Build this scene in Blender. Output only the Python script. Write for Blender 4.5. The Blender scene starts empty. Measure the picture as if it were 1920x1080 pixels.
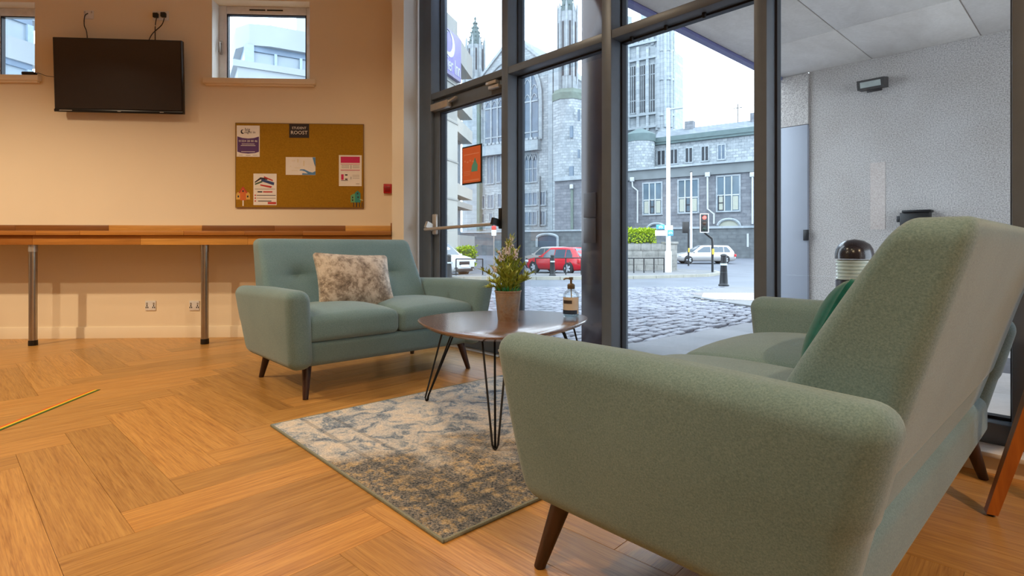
import bpy, bmesh, math, random
from mathutils import Vector, Matrix
random.seed(7)
R = math.radians
SC = bpy.context.scene
COL = SC.collection

# ------------------------------------------------------------------ camera
FPX, HY, CAMH, TH = 1030.0, 461.0, 0.85, R(47.3)
cs, sn = math.cos(TH), math.sin(TH)
cam = bpy.data.cameras.new('camera'); cam_o = bpy.data.objects.new('camera', cam); COL.objects.link(cam_o)
cam.sensor_width = 36.0; cam.lens = 36.0*FPX/1920; cam.shift_y = -(540-HY)/1920
cam.clip_start = .02; cam.clip_end = 500
cam_o.location = (0, 0, CAMH); cam_o.rotation_euler = (R(90), 0, TH)
SC.camera = cam_o
# ------------------------------------------------------------------ sky, lamps, exposure
SC.view_settings.view_transform = 'Standard'; SC.view_settings.look = 'None'
SC.view_settings.exposure = 0.0; SC.view_settings.gamma = 1.0; SC.view_settings.use_curve_mapping = False
W = bpy.data.worlds.new('overcast_sky'); SC.world = W; W.use_nodes = True
bg = W.node_tree.nodes['Background']; bg.inputs[0].default_value = (.80, .90, 1.0, 1); bg.inputs[1].default_value = 5.4
LAMPS = []
def lamp(name, loc, power, colour=(1, .78, .53), size=.05, angle=150, blend=.6):
    l = bpy.data.lights.new(name, 'SPOT'); l.energy = power; l.color = colour; l.shadow_soft_size = size
    l.spot_size = R(angle); l.spot_blend = blend
    o = bpy.data.objects.new(name, l); COL.objects.link(o); o.location = loc; LAMPS.append(o)
for nm, loc, pw in [('ceiling_lamp', (-2.9, 1.3, 3.3), 75), ('ceiling_lamp', (-5.1, -2.0, 3.3), 350), ('ceiling_lamp', (-3.6, -1.2, 3.3), 150), ('ceiling_lamp', (-1.2, .4, 3.3), 25),
                    ]:
    lamp(nm, loc, pw)
lamp('ceiling_lamp', (-.3, -.9, 3.3), 165, (1, .68, .38)); lamp('ceiling_lamp', (2.1, .9, 3.3), 270, (1, .64, .36))
for loc in ((-8.38, -7.24, 3.3), (-7.74, -7.58, 3.3), (-10.67, -10.06, 3.3), (-9.87, -10.35, 3.3)):
    lamp('hall_lamp', loc, 150, (1, .84, .62), .15)

# ------------------------------------------------------------------ helpers
def ray(px, py):
    t = (px-960)/FPX; v = (HY-py)/FPX
    return Vector((-sn+cs*t, cs+sn*t, v))
def at_z(px, py, z=0):
    r = ray(px, py); return r*((z-CAMH)/r.z)+Vector((0, 0, CAMH))
def at_f(px, py, f):
    return ray(px, py)*f+Vector((0, 0, CAMH))
def gz(x, y):
    f = -sn*x+cs*y
    if f < 3: return -.05
    if f < 28: return -.05-.61*(f-3)/25
    if f < 40: return -.66
    return min(-.66+.30*(f-40)/20, -.36)
def on_ground(px, f):
    p = at_f(px, HY, f); return Vector((p.x, p.y, gz(p.x, p.y)))

class Frame:
    def __init__(s, loc, deg):
        s.loc = Vector(loc); s.rot = R(deg); s.c = math.cos(s.rot); s.s = math.sin(s.rot)
    def w(s, x, y=0, z=0):
        return Vector((s.loc.x+x*s.c-y*s.s, s.loc.y+x*s.s+y*s.c, s.loc.z+z))
    def pix(s, px, py, y=0):
        "where the line of sight meets the vertical plane at local depth y: local x and z"
        r = ray(px, py); n = Vector((-s.s, s.c, 0)); p0 = s.w(0, y, 0); o = Vector((0, 0, CAMH))
        k = (p0-o).dot(n)/r.dot(n); p = o+r*k-s.loc
        return (p.x*s.c+p.y*s.s, p.z)

class MB:
    def __init__(s): s.v = []; s.f = []; s.mi = []; s.cur = 0
    def add(s, vs, fs):
        b = len(s.v); s.v += [tuple(v) for v in vs]; s.f += [tuple(b+i for i in f) for f in fs]; s.mi += [s.cur]*len(fs); return s
    def box(s, x0, x1, y0, y1, z0, z1):
        x0, x1 = min(x0, x1), max(x0, x1); y0, y1 = min(y0, y1), max(y0, y1); z0, z1 = min(z0, z1), max(z0, z1)
        return s.add([(x0,y0,z0),(x1,y0,z0),(x1,y1,z0),(x0,y1,z0),(x0,y0,z1),(x1,y0,z1),(x1,y1,z1),(x0,y1,z1)],
                     [(3,2,1,0),(4,5,6,7),(0,1,5,4),(1,2,6,5),(2,3,7,6),(3,0,4,7)])
    def obox(s, c, ax, ay, az):
        "box about centre c with half axes ax ay az"
        c, ax, ay, az = Vector(c), Vector(ax), Vector(ay), Vector(az)
        P = [c+i*ax+j*ay+k*az for k in (-1, 1) for (i, j) in ((-1,-1),(1,-1),(1,1),(-1,1))]
        return s.add(P, [(3,2,1,0),(4,5,6,7),(0,1,5,4),(1,2,6,5),(2,3,7,6),(3,0,4,7)])
    def bbox(s, x0, x1, y0, y1, z0, z1, b=.005):
        "chamfered box"
        return s.rbox((x1-x0)/2, (y1-y0)/2, (z1-z0)/2, b, 1, 1, at=((x0+x1)/2, (y0+y1)/2, (z0+z1)/2))
    def rbox(s, hx, hy, hz, r, n=3, m=4, fn=None, at=(0, 0, 0)):
        r = min(r, hx*.999, hy*.999, hz*.999)
        def co(h):
            k = [math.tan(math.pi/4*i/n)*r for i in range(n+1)]
            neg = [(-h+r)-q for q in reversed(k)]
            inner = [(-h+r)+2*(h-r)*i/m for i in range(1, m)]
            return neg+inner+[(h-r)+q for q in k]
        H = (hx, hy, hz); C = [co(h) for h in H]; idx = {}; vs = []; fs = []
        def pt(p):
            q = tuple(round(a, 6) for a in p)
            if q in idx: return idx[q]
            inn = [max(-h+r, min(h-r, a)) for a, h in zip(p, H)]
            d = Vector([a-b for a, b in zip(p, inn)])
            if d.length > 1e-9: d = d.normalized()*r
            v = Vector(inn)+d
            if fn: v = Vector(fn(v.x, v.y, v.z))
            vs.append(v+Vector(at)); idx[q] = len(vs)-1; return idx[q]
        for ax in range(3):
            a, b = (ax+1) % 3, (ax+2) % 3
            for sg in (-1, 1):
                for i in range(len(C[a])-1):
                    for j in range(len(C[b])-1):
                        q = []
                        for (ii, jj) in ((i,j),(i+1,j),(i+1,j+1),(i,j+1)):
                            p = [0, 0, 0]; p[ax] = sg*H[ax]; p[a] = C[a][ii]; p[b] = C[b][jj]; q.append(pt(p))
                        fs.append(tuple(q if sg > 0 else q[::-1]))
        return s.add(vs, fs)
    def prism(s, poly, h, axis='z', o=0.0):
        "polygon in the two other axes swept from o to o+h"
        n = len(poly)
        def mk(p, q, k): return {'z': (p, q, k), 'y': (p, k, q), 'x': (k, p, q)}[axis]
        vs = [mk(p, q, o) for p, q in poly]+[mk(p, q, o+h) for p, q in poly]
        return s.add(vs, [tuple(range(n))[::-1], tuple(range(n, 2*n))]+[(i, (i+1) % n, n+(i+1) % n, n+i) for i in range(n)])
    def lathe(s, prof, n=16, at=(0, 0, 0), axis='z', cap=True):
        vs = []; fs = []
        for (r, z) in prof:
            for i in range(n):
                a = 2*math.pi*i/n; p = (r*math.cos(a), r*math.sin(a), z)
                if axis == 'y': p = (p[0], p[2], p[1])
                if axis == 'x': p = (p[2], p[0], p[1])
                vs.append(Vector(p)+Vector(at))
        for k in range(len(prof)-1):
            for i in range(n):
                fs.append((k*n+i, k*n+(i+1) % n, (k+1)*n+(i+1) % n, (k+1)*n+i))
        if cap:
            fs.append(tuple(range(n))[::-1]); fs.append(tuple((len(prof)-1)*n+i for i in range(n)))
        return s.add(vs, fs)
    def tube(s, pts, r, n=8, r2=None):
        pts = [Vector(p) for p in pts]; N = len(pts); vs = []; fs = []; up = Vector((0.013, .021, 1))
        for k, p in enumerate(pts):
            t = (pts[min(k+1, N-1)]-pts[max(k-1, 0)]).normalized()
            a = t.cross(up)
            if a.length < .05: a = t.cross(Vector((1, 0, 0)))
            a.normalize(); b = t.cross(a); rr = r if r2 is None else r+(r2-r)*k/max(1, N-1)
            for i in range(n):
                w = 2*math.pi*i/n; vs.append(p+a*(rr*math.cos(w))+b*(rr*math.sin(w)))
        for k in range(N-1):
            for i in range(n): fs.append((k*n+i, k*n+(i+1) % n, (k+1)*n+(i+1) % n, (k+1)*n+i))
        fs.append(tuple(range(n))[::-1]); fs.append(tuple((N-1)*n+i for i in range(n)))
        return s.add(vs, fs)
    def xf(s, M):
        s.v = [tuple(M @ Vector(v)) for v in s.v]; return s
    def mesh(s, name, mat, smooth=True, ang=38):
        me = bpy.data.meshes.new(name); me.from_pydata(s.v, [], s.f)
        for m in (mat if isinstance(mat, (list, tuple)) else [mat]): me.materials.append(m)
        if any(s.mi): me.polygons.foreach_set('material_index', s.mi)
        bm = bmesh.new(); bm.from_mesh(me); bmesh.ops.recalc_face_normals(bm, faces=bm.faces); bm.to_mesh(me); bm.free()
        if smooth:
            me.polygons.foreach_set('use_smooth', [True]*len(me.polygons)); me.set_sharp_from_angle(angle=R(ang))
        return me
    def build(s, name, mat, parent=None, loc=None, rz=0, smooth=True, ang=38):
        o = bpy.data.objects.new(name, s.mesh(name, mat, smooth, ang)); COL.objects.link(o)
        if parent: o.parent = parent
        if loc is not None: o.location = loc
        if rz: o.rotation_euler = (0, 0, rz)
        return o
def tag(o, label=None, cat=None, group=None, kind=None):
    for k, v in (('label', label), ('category', cat), ('group', group), ('kind', kind)):
        if v: o[k] = v
    return o
def thing(name, loc, rz, label, cat, group=None):
    o = bpy.data.objects.new(name, None); COL.objects.link(o); o.empty_display_size = .1
    o.location = loc; o.rotation_euler = (0, 0, rz); return tag(o, label, cat, group)
def struct(name, loc=(0, 0, 0), rz=0, label=None):
    o = bpy.data.objects.new(name, None); COL.objects.link(o); o.location = loc; o.rotation_euler = (0, 0, rz)
    return tag(o, label, None, None, 'structure')
def sub(name, me, parent, loc=(0, 0, 0), rot=(0, 0, 0)):
    o = bpy.data.objects.new(name, me); COL.objects.link(o); o.parent = parent; o.location = loc; o.rotation_euler = rot; return o
def copy_tree(o, parent=None):
    c = o.copy(); COL.objects.link(c)
    if parent: c.parent = parent
    for ch in list(o.children): copy_tree(ch, c)
    return c
def text(body, name, mat, parent, loc, rot, size, depth=.0006, align='CENTER', sx=1.0):
    cu = bpy.data.curves.new(name, 'FONT'); cu.body = body; cu.size = size; cu.extrude = depth; cu.align_x = align; cu.align_y = 'CENTER'
    cu.resolution_u = 2; cu.materials.append(mat)
    o = bpy.data.objects.new(name, cu); COL.objects.link(o); me = bpy.data.meshes.new_from_object(o.evaluated_get(bpy.context.evaluated_depsgraph_get())); me.name = name; bpy.data.objects.remove(o)
    o = bpy.data.objects.new(name, me); COL.objects.link(o); o.parent = parent; o.location = loc; o.rotation_euler = rot; o.scale = (sx, 1, 1); o['kind'] = 'stuff'; return o

# ------------------------------------------------------------------ materials
def srgb(r, g, b):
    return tuple(((c/255+.055)/1.055)**2.4 if c/255 > .04045 else c/255/12.92 for c in (r, g, b))+(1,)
class NT:
    def __init__(s, name):
        s.m = bpy.data.materials.new(name); s.m.use_nodes = True; s.t = s.m.node_tree; s.n = s.t.nodes; s.p = s.n['Principled BSDF']
    def node(s, typ, **kw):
        o = s.n.new(typ)
        for k, v in kw.items():
            if k.startswith('i_'): o.inputs[int(k[2:])].default_value = v
            else: setattr(o, k, v)
        return o
    def link(s, a, b): s.t.links.new(a, b)
    def coord(s, scale=(1, 1, 1), rnd=False, kind='Object'):
        c = s.node('ShaderNodeTexCoord'); m = s.node('ShaderNodeMapping'); m.inputs['Scale'].default_value = scale
        s.link(c.outputs[kind], m.inputs['Vector'])
        if rnd:
            oi = s.node('ShaderNodeObjectInfo'); mu = s.node('ShaderNodeMath', operation='MULTIPLY', i_1=37.0)
            s.link(oi.outputs['Random'], mu.inputs[0]); cb = s.node('ShaderNodeCombineXYZ')
            for i in range(3): s.link(mu.outputs[0], cb.inputs[i])
            s.link(cb.outputs[0], m.inputs['Location'])
        return m.outputs[0]
    def noise(s, vec, scale, detail=4, rough=.55, dist=0.0):
        n = s.node('ShaderNodeTexNoise'); n.inputs['Scale'].default_value = scale; n.inputs['Detail'].default_value = detail
        n.inputs['Roughness'].default_value = rough; n.inputs['Distortion'].default_value = dist
        s.link(vec, n.inputs['Vector']); return n.outputs['Fac']
    def ramp(s, fac, stops):
        r = s.node('ShaderNodeValToRGB'); e = r.color_ramp.elements
        while len(e) < len(stops): e.new(.5)
        for el, (p, c) in zip(e, stops): el.position = p; el.color = c if len(c) == 4 else tuple(c)+(1,)
        s.link(fac, r.inputs[0]); return r.outputs[0]
    def mix(s, fac, a, b, typ='MIX'):
        m = s.node('ShaderNodeMix', data_type='RGBA', blend_type=typ)
        for sock, v in ((m.inputs[0], fac), (m.inputs[6], a), (m.inputs[7], b)):
            if hasattr(v, 'is_linked'): s.link(v, sock)
            else: sock.default_value = v
        return m.outputs[2]
    def bump(s, h, strength=.3, dist=.01):
        b = s.node('ShaderNodeBump'); b.inputs['Strength'].default_value = strength; b.inputs['Distance'].default_value = dist
        s.link(h, b.inputs['Height']); s.link(b.outputs[0], s.p.inputs['Normal'])
    def base(s, c):
        if hasattr(c, 'is_linked'): s.link(c, s.p.inputs['Base Color'])
        else: s.p.inputs['Base Color'].default_value = c
    def set(s, rough=.5, metal=0, spec=.5, **kw):
        s.p.inputs['Roughness'].default_value = rough; s.p.inputs['Metallic'].default_value = metal; s.p.inputs['Specular IOR Level'].default_value = spec
        for k, v in kw.items(): s.p.inputs[k.replace('_', ' ')].default_value = v
        return s.m
MATS = {}
def plain(name, col, rough=.5, metal=0, spec=.5, var=.06, scale=12, **kw):
    if name in MATS: return MATS[name]
    t = NT(name); v = t.coord(); n = t.noise(v, scale, 3)
    c2 = tuple(max(0, c*(1-var*2)) for c in col[:3])+(1,); c1 = tuple(min(1, c*(1+var)) for c in col[:3])+(1,)
    t.base(t.ramp(n, [(.3, c2), (.7, c1)])); MATS[name] = t.set(rough, metal, spec, **kw); return MATS[name]

def m_fabric():
    t = NT('sofa_fabric'); v = t.coord((1, 1, 1)); n = t.noise(v, 260, 2, .7); big = t.noise(v, 3.5, 3)
    w1 = t.noise(t.coord((30, 400, 30)), 1.0, 1); w2 = t.noise(t.coord((30, 30, 400)), 1.0, 1)
    c = t.ramp(n, [(.25, srgb(84, 116, 124)), (.75, srgb(122, 152, 160))])
    c = t.mix(.12, c, t.ramp(big, [(.35, srgb(80, 106, 110)), (.7, srgb(140, 164, 168))]))
    t.base(c); t.bump(n, .25, .002)
    return t.set(.92, spec=.2, Sheen_Weight=.25, Sheen_Roughness=.5)
def m_planks():
    t = NT('oak_plank'); oi = t.node('ShaderNodeObjectInfo')
    v = t.coord((1.6, 16, 1), rnd=True)
    n1 = t.noise(v, 1.6, 5, .6, 1.2)
    v2 = t.coord((3, 60, 3), rnd=True); n2 = t.noise(v2, 2.0, 3, .6, .3)
    wv = t.node('ShaderNodeTexWave', wave_type='RINGS'); wv.inputs['Scale'].default_value = .9; wv.inputs['Distortion'].default_value = 9; wv.inputs['Detail'].default_value = 3
    wv.inputs['Detail Scale'].default_value = 1.2
    t.link(t.coord((.9, 7, 1), rnd=True), wv.inputs['Vector'])
    a = t.ramp(n1, [(.25, srgb(166, 118, 60)), (.5, srgb(204, 154, 84)), (.75, srgb(222, 176, 104))])
    a = t.mix(.30, a, t.ramp(wv.outputs['Fac'], [(.05, srgb(146, 98, 46)), (.5, srgb(210, 162, 90)), (.95, srgb(226, 182, 110))]))
    v3 = t.coord((1.2, 42, 3), rnd=True); n3 = t.noise(v3, 3.2, 4, .62, 1.6)
    a = t.mix(.55, a, t.ramp(n3, [(.34, srgb(132, 86, 40)), (.45, srgb(196, 146, 78)), (.62, srgb(224, 178, 108))]))
    a = t.mix(.26, a, t.ramp(n2, [(.36, srgb(140, 92, 46)), (.6, srgb(222, 176, 104))]))
    tone = t.ramp(oi.outputs['Random'], [(0, (.70, .67, .62)), (.5, (.90, .86, .82)), (1, (.95, .87, .76))])
    t.base(t.mix(1.0, a, tone, 'MULTIPLY')); t.bump(n2, .12, .002)
    rr = t.node('ShaderNodeMapRange'); rr.inputs[3].default_value = .26; rr.inputs[4].default_value = .42; t.link(n1, rr.inputs[0]); t.set(.33, spec=.5)
    t.link(rr.outputs[0], t.p.inputs['Roughness']); return t.m
def m_wall(name, c, bump=.05):
    t = NT(name); v = t.coord(); n = t.noise(v, 60, 3); b = t.noise(v, 1.1, 3)
    t.base(t.ramp(b, [(.3, tuple(k*.96 for k in c[:3])+(1,)), (.7, c)])); t.bump(n, bump, .003); return t.set(.75, spec=.3)
def m_wood(name, c0, c1, rough=.4, sc=(2, 30, 30)):
    t = NT(name); n = t.noise(t.coord(sc, rnd=True), 1.5, 4, .6, .8)
    t.base(t.ramp(n, [(.3, c0), (.7, c1)])); t.bump(n, .06, .002); return t.set(rough)
def m_stave():
    t = NT('walnut_stave'); oi = t.node('ShaderNodeObjectInfo'); n = t.noise(t.coord((2, 40, 40), rnd=True), 1.5, 4, .6, .6)
    a = t.ramp(oi.outputs['Random'], [(0, srgb(124, 76, 32)), (.35, srgb(170, 110, 48)), (.7, srgb(204, 144, 68)), (1, srgb(222, 168, 88))])
    t.base(t.mix(1, a, t.ramp(n, [(.3, (.72, .70, .68)), (.7, (1, 1, 1))]), 'MULTIPLY')); return t.set(.4)
def m_rug():
    t = NT('rug_pile'); v = t.coord()
    n = t.noise(v, 3.0, 6, .65, .6); f = t.noise(v, 26, 5, .75); g = t.noise(v, 9, 6, .7, 1.0); sp = t.noise(v, 110, 2, .8)
    c = t.ramp(g, [(.34, srgb(62, 90, 122)), (.43, srgb(112, 140, 168)), (.50, srgb(190, 196, 202)), (.62, srgb(226, 218, 206)), (.78, srgb(180, 176, 172))])
    # darker, gold-flecked weave towards the end at +x (local), as the rug itself fades
    sx = t.node('ShaderNodeSeparateXYZ'); t.link(t.coord(), sx.inputs[0])
    ma = t.node('ShaderNodeMath', operation='MULTIPLY_ADD', i_1=.55, i_2=.36); t.link(sx.outputs[0], ma.inputs[0])
    mb = t.node('ShaderNodeMath', operation='MULTIPLY_ADD', i_1=-.30); t.link(sx.outputs[1], mb.inputs[0]); t.link(ma.outputs[0], mb.inputs[2])
    md = t.node('ShaderNodeMath', operation='MULTIPLY_ADD', i_1=.9); t.link(n, md.inputs[0]); t.link(mb.outputs[0], md.inputs[2])
    me = t.node('ShaderNodeMath', operation='MULTIPLY_ADD', i_1=5.2, i_2=-4.62, use_clamp=True); t.link(md.outputs[0], me.inputs[0])
    dk = t.ramp(f, [(.36, srgb(34, 46, 60)), (.49, srgb(66, 80, 94)), (.58, srgb(160, 140, 102)), (.72, srgb(212, 190, 150))])
    c = t.mix(me.outputs[0], c, dk)
    c = t.mix(.30, c, t.ramp(sp, [(.38, srgb(50, 60, 70)), (.62, srgb(225, 215, 200))]))
    # faint border lines woven in
    for (ax, pos) in ((0, .56), (0, .44), (1, -.68), (1, -.56)):
        d = t.node('ShaderNodeMath', operation='SUBTRACT', i_1=pos); t.link(sx.outputs[ax], d.inputs[0])
        ab = t.node('ShaderNodeMath', operation='ABSOLUTE'); t.link(d.outputs[0], ab.inputs[0])
        lt = t.node('ShaderNodeMath', operation='LESS_THAN', i_1=.010); t.link(ab.outputs[0], lt.inputs[0])
        mf = t.node('ShaderNodeMath', operation='MULTIPLY', i_1=.7); t.link(n, mf.inputs[0]); mu = t.node('ShaderNodeMath', operation='MULTIPLY'); t.link(lt.outputs[0], mu.inputs[0]); t.link(mf.outputs[0], mu.inputs[1])
        c = t.mix(mu.outputs[0], c, srgb(54, 66, 78))
    t.base(c); t.bump(sp, .5, .004); return t.set(.95, spec=.15)
def m_velvet():
    t = NT('crushed_velvet'); v = t.coord(); n = t.noise(v, 12, 8, .78, .25)
    t.base(t.ramp(n, [(.37, srgb(90, 78, 66)), (.46, srgb(140, 126, 110)), (.54, srgb(186, 174, 158)), (.7, srgb(212, 202, 188))])); t.bump(n, .3, .01)
    return t.set(.55, spec=.4, Sheen_Weight=.5)
def m_glass(name='window_glass', tint=(.95, .985, 1, 1), k=1.0):
    t = NT(name); t.n.remove(t.p); o = t.n['Material Output']
    tr = t.node('ShaderNodeBsdfTransparent'); tr.inputs[0].default_value = tint; gl = t.node('ShaderNodeBsdfGlossy'); gl.inputs['Roughness'].default_value = .0
    fr = t.node('ShaderNodeFresnel'); fr.inputs[0].default_value = 1.45; mu = t.node('ShaderNodeMath', operation='MULTIPLY', i_1=.28*k); t.link(fr.outputs[0], mu.inputs[0])
    mx = t.node('ShaderNodeMixShader'); t.link(mu.outputs[0], mx.inputs[0]); t.link(tr.outputs[0], mx.inputs[1]); t.link(gl.outputs[0], mx.inputs[2]); t.link(mx.outputs[0], o.inputs[0])
    return t.m
def m_granite(name, c0, c1, mort, sx=.55, sz=.30, mix_s=.35):
    "coursed granite: mapped on x and z of the object"
    t = NT(name); c = t.node('ShaderNodeTexCoord'); s = t.node('ShaderNodeSeparateXYZ'); t.link(c.outputs['Object'], s.inputs[0])
    ad = t.node('ShaderNodeMath', operation='ADD'); t.link(s.outputs[0], ad.inputs[0]); t.link(s.outputs[1], ad.inputs[1])
    cb = t.node('ShaderNodeCombineXYZ'); t.link(ad.outputs[0], cb.inputs[0]); t.link(s.outputs[2], cb.inputs[1])
    b = t.node('ShaderNodeTexBrick'); t.link(cb.outputs[0], b.inputs[0]); b.inputs['Scale'].default_value = 1.0
    b.inputs['Brick Width'].default_value = sx; b.inputs['Row Height'].default_value = sz; b.inputs['Mortar Size'].default_value = .035; b.inputs['Bias'].default_value = -.1
    b.inputs['Color1'].default_value = c0; b.inputs['Color2'].default_value = c1; b.inputs['Mortar'].default_value = mort
    n = t.noise(cb.outputs[0], 1.3, 5, .65); sp = t.noise(cb.outputs[0], 9, 3, .7)
    col = t.mix(mix_s, b.outputs['Color'], t.ramp(n, [(.3, tuple(k*.6 for k in c0[:3])+(1,)), (.7, tuple(min(1, k*1.25) for k in c1[:3])+(1,))]))
    col = t.mix(.25, col, t.ramp(sp, [(.35, mort), (.65, c1)])); t.base(col); t.bump(b.outputs['Fac'], -.4, .03); return t.set(.85, spec=.2)
def m_rough(name, c0, c1, scale=70, bump=.8):
    t = NT(name); v = t.coord(); n = t.noise(v, scale, 4, .75); b = t.noise(v, .9, 4, .6); vo = t.noise(v, scale*.35, 2, .8)
    c = t.ramp(n, [(.36, c0), (.6, c1)]); c = t.mix(.22, c, t.ramp(b, [(.3, srgb(150, 140, 134)), (.7, srgb(205, 203, 204))]))
    t.base(c); t.bump(n, bump, .01); return t.set(.9, spec=.2)
def m_concrete(name, c0, c1):
    t = NT(name); b = t.noise(t.coord((1.2, .5, 1), rnd=True), 1.8, 6, .65, .4); n = t.noise(t.coord(), 30, 4, .6); oi = t.node('ShaderNodeObjectInfo')
    c = t.ramp(b, [(.3, c0), (.7, c1)]); c = t.mix(.15, c, t.ramp(n, [(.3, srgb(120, 116, 112)), (.7, srgb(205, 200, 195))]))
    c = t.mix(1, c, t.ramp(oi.outputs['Random'], [(0, (.82, .81, .80)), (1, (1, .99, .98))]), 'MULTIPLY'); t.base(c); t.bump(n, .15, .01); return t.set(.85, spec=.3)
def m_ground(name, c0, c1, rough=.7, sc=1.2, fine=40):
    t = NT(name); v = t.coord(); b = t.noise(v, sc, 5, .6); n = t.noise(v, fine, 3, .7)
    c = t.mix(.35, t.ramp(b, [(.3, c0), (.7, c1)]), t.ramp(n, [(.3, c0), (.7, c1)])); t.base(c); t.bump(n, .3, .006); return t.set(rough, spec=.18)
def m_sett():
    t = NT('granite_sett'); oi = t.node('ShaderNodeObjectInfo'); v = t.coord(); n = t.noise(v, 30, 4, .7); b = t.noise(v, .8, 4, .6)
    a = t.ramp(oi.outputs['Random'], [(0, srgb(90, 92, 102)), (1, srgb(134, 136, 146))])
    a = t.mix(.4, a, t.ramp(n, [(.3, srgb(78, 80, 90)), (.7, srgb(150, 152, 162))])); a = t.mix(.25, a, t.ramp(b, [(.35, srgb(74, 74, 84)), (.65, srgb(158, 160, 170))]))
    t.base(a); t.bump(n, .4, .006); return t.set(.55, spec=.22)
def m_hedge(name, cols):
    t = NT(name); n = t.noise(t.coord(), 9, 3, .7); t.base(t.ramp(n, [(.3, cols[0]), (.5, cols[1]), (.7, cols[2])])); return t.set(.6, spec=.3)
def m_emit(name, col, s):
    t = NT(name); t.base(col); t.p.inputs['Emission Color'].default_value = col; t.p.inputs['Emission Strength'].default_value = s; return t.set(.4)

FABRIC = m_fabric(); PLANK = m_planks(); WALL = m_wall('cream_paint', srgb(236, 220, 192)); WHITE = m_wall('white_paint', srgb(235, 235, 232))
WALNUT = m_wood('walnut_leg', srgb(36, 20, 17), srgb(62, 36, 28), .38, (30, 30, 3)); STAVE = m_stave(); RUG = m_rug(); VELVET = m_velvet(); GLASS = m_glass()
TABLEWOOD = m_wood('walnut_veneer', srgb(92, 72, 64), srgb(122, 98, 88), .24, (3, 26, 3)); TABLEWOOD.node_tree.nodes['Principled BSDF'].inputs['Coat Weight'].default_value = .7; TABLEWOOD.node_tree.nodes['Principled BSDF'].inputs['Coat Roughness'].default_value = .18; OAKLEG = m_wood('orange_wood', srgb(150, 84, 26), srgb(186, 112, 40), .4, (24, 24, 3))
ALU = plain('grey_aluminium', srgb(92, 104, 118), .42, .1, .5, .03); ALUD = plain('dark_gasket', srgb(22, 26, 38), .5)
STEEL = plain('brushed_steel', srgb(176, 168, 156), .28, .95, .5, .04); BLACK = plain('black_plastic', srgb(20, 20, 22), .45); BLACKM = plain('black_metal', srgb(26, 28, 32), .4, .3)
PVC = plain('white_pvc', srgb(226, 224, 222), .35); SILVER = plain('satin_silver', srgb(190, 186, 180), .35, .6)
# ================================================================== ROOM SHELL
BW = Frame((-sn*5.26, cs*5.26, 0), 50.2)          # back wall: x to the right along it, y into it
LCORN = BW.pix(785, 461)[0]
UL = -19.2
bl = BW.w(UL); br = BW.w(LCORN+.02)
poly = [(br.x, br.y), (3.2, 2.80), (3.2, bl.y), (bl.x, bl.y)]
fl = struct('floor', label='oak herringbone plank floor of the lounge')
MB().prism(poly, .14, 'z', -.155).build('subfloor', m_ground('plank_joint', srgb(120, 80, 40), srgb(140, 96, 50), .6), fl)
# herringbone planks
PL, PW, PT = 1.08, .18, .015
ang = TH+R(46.5)                                    # plank direction
ax = Vector((math.cos(ang), math.sin(ang))); ay = Vector((-ax.y, ax.x))
pm_mesh = MB().bbox(-PL/2+.0004, PL/2-.0004, -PW/2+.0004, PW/2-.0004, -PT, 0, .0009).mesh('plank', PLANK, True, 20)
def clip_poly(pts, planes):
    for (n, d) in planes:                           # keep n.p <= d
        out = []
        for i in range(len(pts)):
            a, b = pts[i], pts[(i+1) % len(pts)]; da, db = n.dot(a)-d, n.dot(b)-d
            if da <= 0: out.append(a)
            if (da < 0) != (db < 0): out.append(a+(b-a)*(da/(da-db)))
        pts = out
        if len(pts) < 3: return []
    return pts
nb = Vector((-BW.s, BW.c)); db_ = nb.dot(Vector((BW.loc.x, BW.loc.y)))
planes = [(Vector((0, 1)), 2.80), (nb, db_+.01), (Vector((1, 0)), 1.2), (Vector((0, -1)), 1.3)]
origin = Vector(at_z(253, 999).xy)
npl = 0
def put_plank(c, along_x):
    global npl
    d = ax if along_x else ay; e = ay if along_x else ax
    q = [c+d*(i*PL/2)+e*(j*PW/2) for i, j in ((-1,-1),(1,-1),(1,1),(-1,1))]
    if max(-sn*p.x+cs*p.y for p in q) < .95: return
    keep = clip_poly(q, planes)
    if not keep: return
    def inside(p): return all(n.dot(p) <= dd+1e-6 for n, dd in planes)
    rz = math.atan2(d.y, d.x)
    if all(inside(p) for p in q): o = sub('plank', pm_mesh, fl, (c.x, c.y, 0), (0, 0, rz))
    else:
        ar = abs(sum(keep[i].x*keep[(i+1) % len(keep)].y-keep[(i+1) % len(keep)].x*keep[i].y for i in range(len(keep))))/2
        if ar < .002: return
        ca, sa = math.cos(-rz), math.sin(-rz)
        loc = [((p-c).x*ca-(p-c).y*sa, (p-c).x*sa+(p-c).y*ca) for p in keep]
        o = sub('plank', MB().prism(loc, PT, 'z', -PT).mesh('plank', PLANK, True, 20), fl, (c.x, c.y, 0), (0, 0, rz))
    npl += 1
# herringbone: pairs stepped along the diagonal; an L of two planks repeats every (W,W) and (2L,0)-like shift
for i in range(-44, 45):
    for j in range(-6, 7):
        # lattice vectors: a=(W,W) ; b=(L,-L)
        o0 = origin+ax*(i*PW+j*PL)+ay*(i*PW-j*PL)
        put_plank(o0+ax*(PL/2)+ay*(PW/2), True)
        put_plank(o0+ax*(-PW/2+0.0)+ay*(PL/2), False)
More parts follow.
